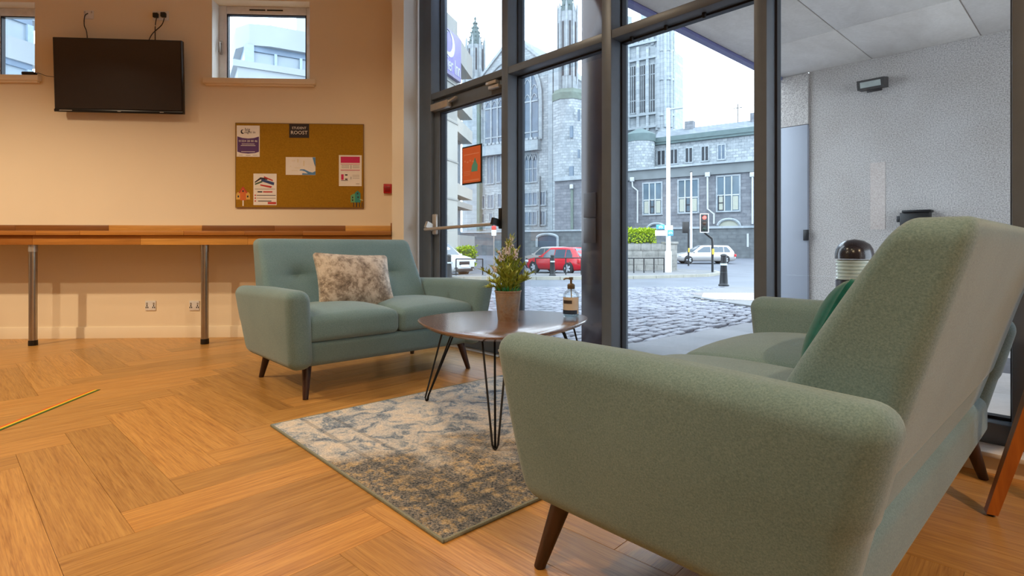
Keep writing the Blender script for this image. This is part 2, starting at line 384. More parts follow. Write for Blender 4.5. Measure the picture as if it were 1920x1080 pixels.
# walls and ceiling
def wall_piece(mb, x0, x1, z0, z1, t=.22): mb.box(x0, x1, 0, t, z0, z1)
w1l, w1r = BW.pix(-40, 70)[0], BW.pix(66, 70)[0]; w1t, w1b = BW.pix(30, 8)[1]+.02, BW.pix(30, 140)[1]
w2l, w2r = BW.pix(397, 70)[0], BW.pix(581, 70)[0]; w2t, w2b = BW.pix(490, 1)[1]+.0, BW.pix(490, 147)[1]
ZC = 3.45
mb = MB()
wall_piece(mb, UL, w1l, 0, ZC); wall_piece(mb, w1l, w1r, 0, w1b); wall_piece(mb, w1l, w1r, w1t, ZC); wall_piece(mb, w1r, w2l, 0, ZC)
wall_piece(mb, w2l, w2r, 0, w2b); wall_piece(mb, w2l, w2r, w2t, ZC); wall_piece(mb, w2r, LCORN+.06, 0, ZC)
tag(mb.build('wall_back', WALL, None, BW.loc, BW.rot), 'cream painted back wall with two high windows', kind='structure')
PX0, PX1 = BW.pix(735, 400, -.42)[0], BW.pix(757, 400, -.42)[0]
j0 = Vector((-4.275, 2.79)); lx = (j0-Vector(BW.loc.xy)); jl = (lx.x*BW.c+lx.y*BW.s, -lx.x*BW.s+lx.y*BW.c)
mb = MB().prism([(PX0, -.42), (PX1, -.42), (jl[0], jl[1]), (jl[0]+.1, .1), (PX0, .05)], ZC, 'z', 0)
mb.mi = [0]*len(mb.mi); mb.mi[3] = 1
tag(mb.build('pier', [WALL, WHITE], None, BW.loc, BW.rot, False), 'cream wall pier with a whiter side beside the glazed door', kind='structure')
bb = MB(); bb.prism([(-.016, 0), (0, 0), (0, .105), (-.010, .105), (-.016, .095)], PX0-UL, 'x', UL)
tag(bb.build('baseboard_back', WALL, None, BW.loc+Vector((0, 0, 0)), BW.rot), 'cream skirting board along the back wall', kind='structure')
tag(MB().box(3.2, 3.4, bl.y-.2, 3.0, 0, ZC).build('wall_right', WALL), 'cream wall behind the viewer on the right', kind='structure')
tag(MB().box(bl.x-.3, 3.4, bl.y-.2, bl.y, 0, ZC).build('wall_front', WALL), 'cream wall behind the viewer', kind='structure')
tag(MB().prism([(br.x-.05, br.y), (3.4, 2.98), (3.4, bl.y-.2), (bl.x-.2, bl.y-.2)], .15, 'z', ZC).build('ceiling', WHITE), 'white ceiling of the lounge', kind='structure')
# ---- small high windows in the back wall
def small_window(name, x0, x1, z0, z1, label, handle):
    o = struct(name, BW.loc, BW.rot, label)
    d0, d1 = .13, .19; fw = .075
    fr = MB()
    fr.bbox(x0, x0+fw, d0, d1, z0, z1, .008); fr.bbox(x1-fw, x1, d0, d1, z0, z1, .008); fr.bbox(x0+fw, x1-fw, d0, d1, z1-fw, z1, .008); fr.bbox(x0+fw, x1-fw, d0, d1, z0, z0+.03, .008)
    fr.build('window_frame', PVC, o)
    MB().box(x0+fw, x1-fw, .165, .171, z0+.03, z1-fw).build('glass_pane', GLASS, o)
    g = MB(); a, b, c, d = x0+fw, x1-fw, z0+.03, z1-fw
    g.box(a, a+.010, d0+.008, d1-.01, c, d); g.box(b-.010, b, d0+.008, d1-.01, c, d); g.box(a, b, d0+.008, d1-.01, d-.010, d)
    g.build('gasket', ALUD, o)
    if handle:
        h = MB().bbox(x0+.018, x0+.042, d0-.012, d0, (z0+z1)/2-.11, (z0+z1)/2+.03, .006); h.tube([(x0+.03, d0-.01, (z0+z1)/2), (x0+.03, d0-.04, (z0+z1)/2), (x0+.03, d0-.045, (z0+z1)/2-.10)], .009)
        h.build('window_handle', SILVER, o)
        for k in (0, 1):
            MB().bbox((x0+x1)/2-.16+k*.165, (x0+x1)/2-.01+k*.165, d0-.006, d0+.004, z1-.042, z1-.030, .002).build('vent_slot', BLACK, o)
    MB().bbox(x0-.06, x1+.06, -.05, .12, z0-.062, z0-.012, .006).bbox(x0-.045, x1+.045, -.032, .0, z0-.078, z0-.060, .004).build('window_sill', WALL, o)
    # white painted reveal boards
    rv = MB(); rv.box(x0-.001, x0+.004, .0, .13, z0-.012, z1); rv.box(x1-.004, x1+.001, 0, .13, z0-.012, z1); rv.box(x0, x1, 0, .13, z0-.014, z0-.008)
    rv.build('reveal_lining', WHITE, o)
    return o
small_window('window_1', w1l, w1r, w1b, w1t, 'small high window at the far left above the bench', False)
small_window('window_2', w2l, w2r, w2b, w2t, 'small high window with white frame between television and glazed door', True)
# ---- glazed window wall
YI, YG = 2.78, 2.90
cw = struct('window_3', label='grey aluminium full-height glazed wall onto the street')
MX = [(-4.265, -4.075), (-3.13, -3.06), (-2.175, -2.10), (-1.212, -1.147), (-.244, -.178), (.72, .786), (1.69, 1.756), (2.65, 2.716)]
for (a, b) in MX: MB().bbox(a, b, YI, YG+.06, .0, ZC, .004).build('mullion', ALU, cw)
TZ0, TZ1 = 2.145, 2.20
def glaze(x0, x1, z0, z1):
    MB().box(x0, x1, YG-.004, YG+.004, z0, z1).build('glass_pane', GLASS, cw)
    g = MB(); w = .012
    g.box(x0, x0+w, YG-.022, YG+.022, z0, z1); g.box(x1-w, x1, YG-.022, YG+.022, z0, z1); g.box(x0+w, x1-w, YG-.022, YG+.022, z0, z0+w); g.box(x0+w, x1-w, YG-.022, YG+.022, z1-w, z1)
    g.build('gasket', ALUD, cw)
for i in range(len(MX)-1):
    x0, x1 = MX[i][1], MX[i+1][0]
    MB().bbox(x0, x1, YI+.004, YG+.05, TZ0, TZ1, .004).build('transom', ALU, cw)
    glaze(x0, x1, TZ1, ZC)
    if i > 0:
        MB().bbox(x0, x1, YI+.03, YG+.05, .075, .165, .006).build('bottom_rail', ALU, cw)
        glaze(x0, x1, .165, TZ0)
MB().box(MX[1][1], 3.2, YI+.0, YG+.1, -.05, .075).build('upstand', WALL, cw)
MB().bbox(MX[1][1], 3.2, YI-.10, YI+.03, .066, .084, .004).build('window_sill', PVC, cw)
MB().box(MX[1][1], 3.2, YI-.07, YI, .0, .066).build('skirting', WALL, cw)
MB().box(MX[0][0]-.6, 3.4, YI+.02, YG+.1, ZC, ZC+.15).build('head_beam', ALU, cw)
for k in range(3):                                   # small fixing studs under the transom of the third bay
    x = -2.0+.24*k; MB().lathe([(.008, TZ0-.03), (.012, TZ0-.012), (.012, TZ0)], 8, (x, YI+.075, 0)).build('fixing_stud', BLACK, cw)
# ---- glazed door
dr = struct('door_1', (0, 0, 0), 0, 'glazed grey aluminium street door with push bar')
dx0, dx1, dy0, dy1 = MX[0][1]+.004, MX[1][0]-.004, YI+.03, YI+.085
MB().bbox(dx0, dx0+.085, dy0, dy1, .012, 2.138, .004).build('door_stile', ALU, dr)
MB().bbox(dx1-.03, dx1, dy0, dy1, .012, 2.138, .004).build('door_stile', ALU, dr)
MB().bbox(dx0+.085, dx1-.03, dy0, dy1, 2.03, 2.138, .004).build('door_rail', ALU, dr)
MB().bbox(dx0+.085, dx1-.03, dy0, dy1, .012, .15, .004).build('door_rail', ALU, dr)
MB().box(dx0+.085, dx1-.03, dy0+.03, dy0+.038, .15, 2.03).build('glass_pane', GLASS, dr)
g = MB(); g.box(dx0+.085, dx0+.097, dy0+.01, dy1+.002, .15, 2.03); g.box(dx1-.042, dx1-.03, dy0+.01, dy1+.002, .15, 2.03); g.box(dx0+.097, dx1-.042, dy0+.01, dy1+.002, 2.018, 2.03)
g.build('gasket', ALUD, dr)
cl = MB().bbox(dx0+.02, dx0+.27, dy0-.055, dy0-.002, 2.035, 2.095, .006).build('door_closer', SILVER, dr)
MB().obox((dx0+.30, dy0-.03, 2.085), (.07, -.0, .012), (0, .012, 0), (0, 0, .008)).build('closer_arm', SILVER, dr)
for k in (0, 1): MB().bbox(dx1-.17+k*.03, dx1-.05+k*.03, dy0-.045, dy0-.002, 2.105-k*.038, 2.130-k*.038, .004).build('latch_case', SILVER, dr)
pbz = 1.0
MB().tube([(dx0+.0, dy0-.095, pbz-.005), (dx1-.03, dy0-.095, pbz+.015)], .014, 12).build('push_bar', SILVER, dr)
MB().bbox(dx0+.015, dx0+.075, dy0-.035, dy0-.002, pbz-.05, pbz+.13, .01).obox((dx0+.03, dy0-.06, pbz+.02), (.016, 0, .0), (0, .045, -.02), (0, .01, .025)).build('bar_bracket', SILVER, dr)
MB().bbox(dx1-.03, dx1+.0, dy0-.035, dy0-.002, pbz-.02, pbz+.14, .006).obox((dx1-.02, dy0-.06, pbz+.03), (.014, 0, 0), (0, .045, -.01), (0, .008, .025)).build('bar_bracket', BLACKM, dr)
tag(MB().bbox(dx0, dx1, YI-.03, YG+.08, -.004, .011, .003).build('door_sill', SILVER), 'metal threshold strip under the street door', kind='structure')
# poster on the door glass
pl_, pr_ = -3.615, -3.365
x0, z0 = (Frame((0, YI+.03, 0), 0).pix(862, 347)); x1, z1 = (Frame((0, YI+.03, 0), 0).pix(899, 268))
po = thing('door_poster', (x0, dy0+.030, z0), 0, 'orange poster in a black frame stuck on the door glass', 'poster')
pw, ph = x1-x0, z1-z0
MB().bbox(0, pw, -.008, 0, 0, ph, .002).build('poster_frame', BLACK, po)
ORANGE = plain('orange_print', srgb(238, 122, 72), .5, var=.02)
MB().box(.012, pw-.012, -.0095, -.008, .012, ph-.012).build('poster_print', ORANGE, po)
PAPER = plain('white_paper', srgb(238, 232, 224), .7, var=.02)
PALEOR = plain('pale_orange_print', srgb(244, 160, 124), .6, var=.02); TEAL = plain('teal_print', srgb(94, 178, 164), .6, var=.03)
l_ = MB()
l_.box(.03, pw-.03, -.0102, -.0094, ph-.075, ph-.068)
for k in range(5): l_.box(.035+k*.036, .055+k*.036, -.0102, -.0094, ph-.13-.01*(k % 2), ph-.118-.01*(k % 2))
for k in range(3): l_.box(.03, pw*.45, -.0102, -.0094, .105-.014*k, .109-.014*k)
l_.box(.03, pw-.03, -.0102, -.0094, .026, .036); l_.build('poster_text', PALEOR, po)
MB().prism([(pw*.50, .10), (pw*.80, .10), (pw*.82, .15), (pw*.76, .17), (pw*.68, .215), (pw*.60, .17), (pw*.53, .15)], .0012, 'y', -.0102).build('poster_picture', TEAL, po)

# ================================================================== BACK WALL FITTINGS
bh = at_z(62, 642)
ybf = -.44
legs_x = [BW.pix(62, 600, -.36)[0], BW.pix(384, 600, -.36)[0]]
bx0, bx1 = -7.6, PX0-.004
BZ = BW.pix(384, 440, ybf)[1]; BZ0 = BW.pix(384, 433, ybf)[1]
be = thing('bench_worktop', BW.w(0, 0, 0), BW.rot, 'long butcher-block wooden bar bench along the cream wall on steel legs', 'bench')
def staves(name, z0, z1, y0, y1, rnd):
    x = bx0; r_ = random.Random(rnd)
    while x < bx1-.01:
        l = r_.uniform(.35, .95); e = min(bx1, x+l)
        if bx1-e < .12: e = bx1
        MB().bbox(x+.0006, e-.0006, y0, y1, z0, z1, .0015).build(name, STAVE, be); x = e
zt = BZ0; zb = BW.pix(384, 441, ybf)[1]
for r_ in range(6): staves('stave', zb, zt, ybf+r_*.07, ybf+(r_+1)*.07-.001, 3+r_)
uz1 = BW.pix(384, 422.5, -.03)[1]
staves('upstand_stave', zt, uz1, -.022, -.001, 21)
az1, az0 = BW.pix(384, 444, ybf+.03)[1], BW.pix(384, 459, ybf+.03)[1]
staves('apron_stave', az0, zb-.002, ybf+.03, ybf+.055, 33)
MB().box(bx0, bx1, ybf+.055, ybf+.42, az0+.02, zb).build('carcass', plain('dark_core', srgb(58, 34, 18), .6), be)
MB().bbox(bx1-.012, bx1, -.40, -.001, zt, uz1+.01, .002).build('end_cap', STAVE, be)
for lx_ in legs_x+[legs_x[1]+BW.pix(712, 600, -.36)[0]-legs_x[1]]:
    lg = MB().lathe([(.030, .045), (.030, az0+.02)], 20, (lx_, -.36, 0)).build('leg', STEEL, be)
    MB().lathe([(.032, 0), (.034, .004), (.033, .045)], 20, (lx_, -.36, 0)).build('foot', BLACK, lg)
    MB().lathe([(.033, az0-.06), (.033, az0)], 20, (lx_, -.36, 0)).build('collar', SILVER if lx_ == legs_x[0] else STEEL, lg)
# ---- television
tvx0, tvz1 = BW.pix(100.5, 71, -.12); tvx1, _ = BW.pix(342, 76, -.12); _, tvz0 = BW.pix(222, 210, -.12)
_, tvz1 = BW.pix(222, 73.5, -.12)
tw, th_ = tvx1-tvx0, tvz1-tvz0
tv = thing('television', BW.w((tvx0+tvx1)/2, -.10, (tvz0+tvz1)/2), BW.rot, 'black flat-screen television mounted high on the cream wall', 'television')
tv.rotation_euler = (R(3), R(.6), BW.rot)
MB().bbox(-tw/2, tw/2, -.022, .02, -th_/2, th_/2, .006).bbox(-tw*.3, tw*.3, .02, .05, -th_*.35, th_*.25, .01).build('casing', plain('tv_black', srgb(16, 15, 17), .35), tv)
MB().box(-tw/2+.012, tw/2-.012, -.0235, -.0215, -th_/2+.03, th_/2-.012).build('screen', plain('screen_glass', srgb(54, 46, 42), .2, 0, .6, .02), tv)  # brown lift in the screen colour stands in for the room's reflection
MB().bbox(-tw/2-.002, tw/2+.002, -.026, -.018, -th_/2-.004, -th_/2+.022, .003).build('lower_bezel', plain('bezel_black', srgb(12, 12, 13), .3), tv)
dash = plain('grey_print', srgb(190, 186, 180), .5)
for (a, w_) in ((-.46, .11), (-.01, .03), (.32, .035)): MB().box(a*tw, a*tw+w_, -.0268, -.0258, -th_/2+.006, -th_/2+.012).build('badge', dash, tv)
MB().box(-.2, .2, .05, .098, -.12, .12).build('wall_mount', BLACK, tv)
# ---- sockets, plugs, cables
def socket(px, py, wpx, hpx, label, holes, group=None):
    x, z = BW.pix(px, py); k = 5.15/FPX
    o = thing('wall_socket', BW.w(x, 0, z), BW.rot, label, 'socket', group); w_, h_ = wpx*k/2, hpx*k/2
    MB().bbox(-w_, w_, -.009, 0, -h_, h_, .003).build('faceplate', PVC, o)
    for (hx, hz) in holes: MB().bbox(hx-.004, hx+.004, -.0105, -.008, hz-.007, hz+.007, .001).build('pin_hole', BLACK, o)
    for sx_ in (-.03, .03): MB().bbox(sx_-.006, sx_+.006, -.014, -.008, .012, .03, .002).build('switch', SILVER, o)
    return x, z
H2 = [(-.03, .0), (-.038, -.016), (-.022, -.016), (.03, 0), (.038, -.016), (.022, -.016)]
socket(283, 573, 19, 18, 'white double socket low under the bench, mid wall', H2)
socket(365, 573, 18, 18, 'white double socket low beside the bench leg nearest the sofa', H2)
ax_, az_ = socket(167, 28, 17, 16, 'white wall socket with one thin cable above the television', [])
bx_, bz_ = socket(302, 30, 29, 17, 'white double socket with two black plugs above the television', [])
def cable(name, pts, label, r=.004):
    P = [Vector(BW.w(*p)) for p in pts]; o0 = P[0]; out = []
    for i in range(len(P)-1):
        a, b = P[i], P[i+1]; pa, pb = P[max(i-1, 0)], P[min(i+2, len(P)-1)]
        for k in range(6):
            t = k/6; out.append(.5*((2*a)+(b-pa)*t+(2*pa-5*a+4*b-pb)*t*t+(3*a-pa-3*b+pb)*t**3)-o0)
    out.append(P[-1]-o0)
    o = MB().tube(out, r, 6).build(name, BLACK, None, o0); tag(o, label, 'cable'); return o
def bp(px, py, y): x, z = BW.pix(px, py, y); return (x, y, z)
def plug(px, py, label):
    p = bp(px, py, -.012); o = MB().rbox(.022, .016, .022, .008, 2, 1).build('plug', BLACK, None, BW.w(p[0], -.0265, p[2]), BW.rot); tag(o, label, 'plug', None)
plug(293.5, 30, 'left of the two black plugs above the television'); plug(308, 29, 'right of the two black plugs, with the slanting cable')
cable('cable', [bp(165, 25, -.012), bp(159, 30, -.02), bp(158, 47, -.015), bp(162, 58, -.02), bp(164, 74, -.08)], 'thin black cable from left socket to television')
cable('cable', [bp(293.5, 33, -.045), bp(291, 50, -.02), bp(291, 78, -.085)], 'straight black cable hanging from left plug to television')
cable('cable', [bp(308, 34, -.045), bp(303, 47, -.025), bp(286, 63, -.02), bp(278, 78, -.085)], 'slanting black cable from right plug to television')
sx_, sz_ = BW.pix(53, 134, -.03)
tag(MB().rbox(.055, .03, .016, .012, 3, 2).build('receiver_box', BLACK, None, BW.w(sx_, -.015, w1b-.012+.016), BW.rot), 'small black box on the left window sill', 'box')
cable('cable', [(sx_+.05, -.015, w1b), bp(72, 137, -.055), bp(86, 142, -.03), bp(101, 144, -.09)], 'thin dark cable from sill box to television', .0025)
cx_, cz_ = BW.pix(727.5, 354, -.0)
co = thing('alarm_call_point', BW.w(cx_, 0, cz_), BW.rot, 'red square alarm box on the cream wall beside the noticeboard', 'alarm')
RED = plain('alarm_red', srgb(176, 14, 20), .4, var=.03)
MB().bbox(-.038, .038, -.03, 0, -.045, .045, .006).build('housing', RED, co); MB().bbox(-.024, .024, -.033, -.029, -.03, .02, .002).build('front_plate', plain('alarm_dark_red', srgb(140, 10, 18), .35, var=.02), co)
# ---- noticeboard and what is pinned to it
nx0, nz1 = BW.pix(443.5, 231.5); nx1, _ = BW.pix(682, 233); _, nz0 = BW.pix(560, 389.5); nx0 = BW.pix(443.5, 300)[0]
nw, nh = nx1-nx0, nz1-nz0
no = thing('noticeboard', BW.w(nx0, 0, nz0), BW.rot, 'brown felt noticeboard with posters on the cream wall', 'noticeboard')
FELT = plain('brown_felt', srgb(166, 124, 36), .95, 0, .1, .08, 90)
MB().bbox(0, nw, -.018, 0, 0, nh, .003).build('felt_panel', FELT, no)
e_ = MB(); e_.bbox(-.004, nw+.004, -.018, 0, -.004, .006, .002); e_.bbox(-.004, nw+.004, -.018, 0, nh-.006, nh+.004, .002); e_.bbox(-.004, .005, -.018, 0, .006, nh-.006, .002); e_.bbox(nw-.005, nw+.004, -.018, 0, .006, nh-.006, .002)
e_.build('edge_trim', plain('brass_trim', srgb(128, 92, 30), .5), no)
SX, SZ = nw/238.5, nh/158.0
def npx(px, py): return ((px-443.5)*SX, (389.5-py)*SZ)
PURPLE = plain('purple_print', srgb(88, 52, 112), .6, var=.03); PINK = plain('magenta_print', srgb(206, 30, 96), .6, var=.03); INK = plain('dark_ink', srgb(48, 36, 44), .6)
BLUEI = plain('blue_print', srgb(88, 138, 186), .6, var=.05); REDI = plain('red_print', srgb(196, 52, 44), .6, var=.04); NAVY = plain('navy_print', srgb(44, 66, 120), .6, var=.05); GREYI = plain('grey_ink', srgb(150, 138, 128), .6)
STUFFY = ('text_lines', 'footer_lines', 'road_print', 'red_lines', 'black_blocks', 'magenta_blocks', 'poster_text')
def pinned(name, px0, py0, px1, py1, mat, label, cat):
    x0, z1 = npx(px0, py0); x1, z0 = npx(px1, py1)
    o = thing(name, BW.w(nx0+x0, -.0181, nz0+z0), BW.rot, label, cat); w_, h_ = x1-x0, z1-z0
    MB().box(0, w_, -.0018, 0, 0, h_).build('sheet', mat, o); return o, w_, h_
def pr(mb, w_, h_, u0, u1, v0, v1, d=.0026): mb.box(u0*w_, u1*w_, -d, -.0017, (1-v1)*h_, (1-v0)*h_); return mb
T90 = (R(90), 0, 0)
o, w_, h_ = pinned('poster', 445.5, 236, 488, 294.5, PAPER, 'white and purple poster with crescent at the board top left', 'poster')
MB().prism([(0.03*w_, .16*h_), (.2*w_, .12*h_), (.5*w_, .10*h_), (.8*w_, .12*h_), (.97*w_, .16*h_), (.97*w_, .65*h_), (.75*w_, .60*h_), (.5*w_, .585*h_), (.25*w_, .60*h_), (.03*w_, .65*h_)], .0008, 'y', -.0026).build('purple_band', PURPLE, o)
mo = []
for k in range(13): a = R(60+k*20); mo.append((.26*w_+.085*w_*math.cos(a), .80*h_+.085*w_*math.sin(a)*1.15))
for k in range(12, -1, -1): a = R(60+k*20); mo.append((.30*w_+.068*w_*math.cos(a), .81*h_+.07*w_*math.sin(a)))
MB().prism(mo, .0008, 'y', -.0026).build('crescent', INK, o)
text('big', 'lettering', INK, o, (.47*w_, -.0022, .87*h_), T90, .042); text('night in', 'lettering', INK, o, (.58*w_, -.0022, .785*h_), T90, .034)
text('01224 28 00 46', 'lettering', PAPER, o, (.5*w_, -.0026, .50*h_), T90, .027)
m_ = MB(); pr(m_, w_, h_, .22, .78, .585, .60, .003); pr(m_, w_, h_, .18, .82, .635, .65, .003); pr(m_, w_, h_, .2, .8, .83, .845, .003); m_.build('text_lines', PAPER, o)
m_ = MB(); pr(m_, w_, h_, .1, .25, .945, .955); pr(m_, w_, h_, .4, .6, .945, .96); pr(m_, w_, h_, .7, .9, .945, .955); m_.build('footer_lines', GREYI, o)
o, w_, h_ = pinned('board_sign', 543, 232, 580, 258, plain('charcoal_card', srgb(46, 36, 36), .6), 'charcoal name card at the top centre of the noticeboard', 'sign')
text('STUDENT', 'lettering', PAPER, o, (.5*w_, -.0022, .70*h_), T90, .030); text('ROOST', 'lettering', PAPER, o, (.5*w_, -.0022, .36*h_), T90, .047)
o, w_, h_ = pinned('map_sheet', 536.5, 294.5, 592, 328, PAPER, 'pale map sheet with blue water pinned in the board centre', 'map')
MB().prism([(.90*w_, .99*h_), (w_, .99*h_), (w_, .45*h_), (.96*w_, .62*h_)], .0008, 'y', -.0026).prism([(.46*w_, .25*h_), (.5*w_, .32*h_), (.62*w_, .32*h_), (.8*w_, .18*h_), (.9*w_, .14*h_), (w_, .22*h_), (w_, .01*h_), (.55*w_, .01*h_), (.56*w_, .10*h_), (.75*w_, .08*h_), (.65*w_, .2*h_), (.55*w_, .25*h_)], .0008, 'y', -.0026).build('water_print', BLUEI, o)
m_ = MB()
for (a, b, c, d) in ((.15, .18, .5, .52), (.2, .32, .2, .215), (.4, .42, .1, .3), (.3, .5, .6, .615), (.6, .62, .2, .5), (.2, .4, .75, .765)): pr(m_, w_, h_, a, b, c, d)
m_.build('road_print', plain('map_road', srgb(226, 208, 150), .6), o)
o, w_, h_ = pinned('poster', 636, 290, 679, 348.5, PAPER, 'white notice with magenta heading at the board right side', 'poster')
m_ = MB(); pr(m_, w_, h_, .08, .92, .05, .25); pr(m_, w_, h_, .08, .92, .285, .30); pr(m_, w_, h_, .08, .92, .475, .495); pr(m_, w_, h_, .10, .21, .62, .80); m_.build('magenta_blocks', PINK, o)
m_ = MB(); pr(m_, w_, h_, .27, .38, .62, .66); pr(m_, w_, h_, .27, .38, .76, .80); pr(m_, w_, h_, .10, .4, .815, .83); pr(m_, w_, h_, .52, .54, .32, .44); pr(m_, w_, h_, .52, .54, .70, .78); m_.build('black_blocks', INK, o)
m_ = MB()
for k in range(3): pr(m_, w_, h_, .12, .45, .335+.035*k, .345+.035*k); pr(m_, w_, h_, .6, .9, .335+.035*k, .345+.035*k); pr(m_, w_, h_, .6, .9, .64+.05*k, .65+.05*k)
pr(m_, w_, h_, .75, .9, .92, .935); m_.build('text_lines', GREYI, o)
o, w_, h_ = pinned('poster', 476.5, 326, 519.5, 385, PAPER, 'white poster with coloured banners near the board lower left', 'poster')
def band(pts, mat, nm): MB().prism([(a*w_, b*h_) for a, b in pts], .0008, 'y', -.0026-.0004*len(o.children)).build(nm, mat, o)
band([(.06, .74), (.3, .88), (.62, .86), (.6, .80), (.32, .82), (.06, .70)], INK, 'banner_print'); band([(.34, .84), (.9, .72), (.88, .63), (.34, .76)], NAVY, 'banner_print')
band([(.06, .68), (.36, .77), (.4, .73), (.08, .64)], plain('green_print', srgb(70, 96, 74), .6), 'banner_print'); band([(.3, .66), (.8, .60), (.76, .545), (.3, .62)], REDI, 'banner_print'); band([(.46, .92), (.84, .80), (.84, .76), (.46, .87)], REDI, 'banner_print')
m_ = MB(); pr(m_, w_, h_, .06, .94, .485, .495); pr(m_, w_, h_, .18, .38, .56, .60); pr(m_, w_, h_, .14, .96, .68, .70); pr(m_, w_, h_, .2, .78, .86, .885); m_.build('text_lines', INK, o)
m_ = MB(); pr(m_, w_, h_, .42, .82, .56, .60); [pr(m_, w_, h_, .05, .11, .67+.09*k, .71+.09*k) for k in range(3)]; pr(m_, w_, h_, .62, .98, .90, .97); m_.build('red_lines', REDI, o)
m_ = MB(); pr(m_, w_, h_, .14, .96, .77, .785); m_.build('grey_line', GREYI, o)
def house(px0, py0, px1, py1, cols, label, two):
    x0, z1 = npx(px0, py0); x1, z0 = npx(px1, py1); w_, h_ = x1-x0, z1-z0
    o = thing('birdhouse_sticker', BW.w(nx0+x0, -.0181, nz0+z0), BW.rot, label, 'sticker')
    def sh(nm, pts, mat, d): MB().prism([(a*w_, b*h_) for a, b in pts], d, 'y', -d).build(nm, mat, o)
    sh('pole', [(.46, 0), (.54, 0), (.54, .36), (.46, .36)], cols[3], .0012)
    if not two:
        sh('side_hut', [(0, .34), (1, .34), (1, .62), (.9, .72), (.1, .72), (0, .62)], cols[0], .0014); sh('middle_hut', [(.28, .30), (.72, .30), (.72, .78), (.5, 1.0), (.28, .78)], cols[1], .0018)
        sh('roof', [(.18, .70), (.5, 1.02), (.82, .70), (.76, .66), (.5, .92), (.24, .66)], cols[2], .0022)
        for (a, b) in ((.16, .5), (.84, .5), (.5, .78)): sh('entrance_hole', [(a-.05, b-.05), (a+.05, b-.05), (a+.05, b+.05), (a-.05, b+.05)], INK, .0024)
    else:
        sh('low_hut', [(.05, .28), (.55, .28), (.55, .72), (.3, .82), (.05, .70)], cols[0], .0014); sh('tall_hut', [(.38, .28), (.8, .28), (.8, .84), (.58, 1.0), (.38, .86)], cols[1], .0018)
        sh('ledge', [(.75, .5), (1, .42), (1, .38), (.75, .44)], cols[2], .002)
        for (a, b) in ((.2, .58), (.2, .42), (.58, .82), (.62, .6)): sh('entrance_hole', [(a-.05, b-.05), (a+.05, b-.05), (a+.05, b+.05), (a-.05, b+.05)], INK, .0024)
        for a in (.25, .7, .9): sh('stilt', [(a, 0), (a+.06, 0), (a+.06, .3), (a, .3)], INK, .0012)
house(444.5, 351, 470, 387, (plain('yellow_print', srgb(222, 176, 84), .6), plain('orange_house', srgb(214, 110, 40), .6), REDI, PAPER), 'small orange birdhouse sticker in the board lower left corner', False)
house(657, 357, 681.5, 388, (plain('green_house', srgb(104, 166, 110), .6), plain('teal_house', srgb(44, 140, 130), .6), plain('light_ledge', srgb(190, 200, 150), .6), INK), 'small teal birdhouse sticker in the board lower right corner', True)
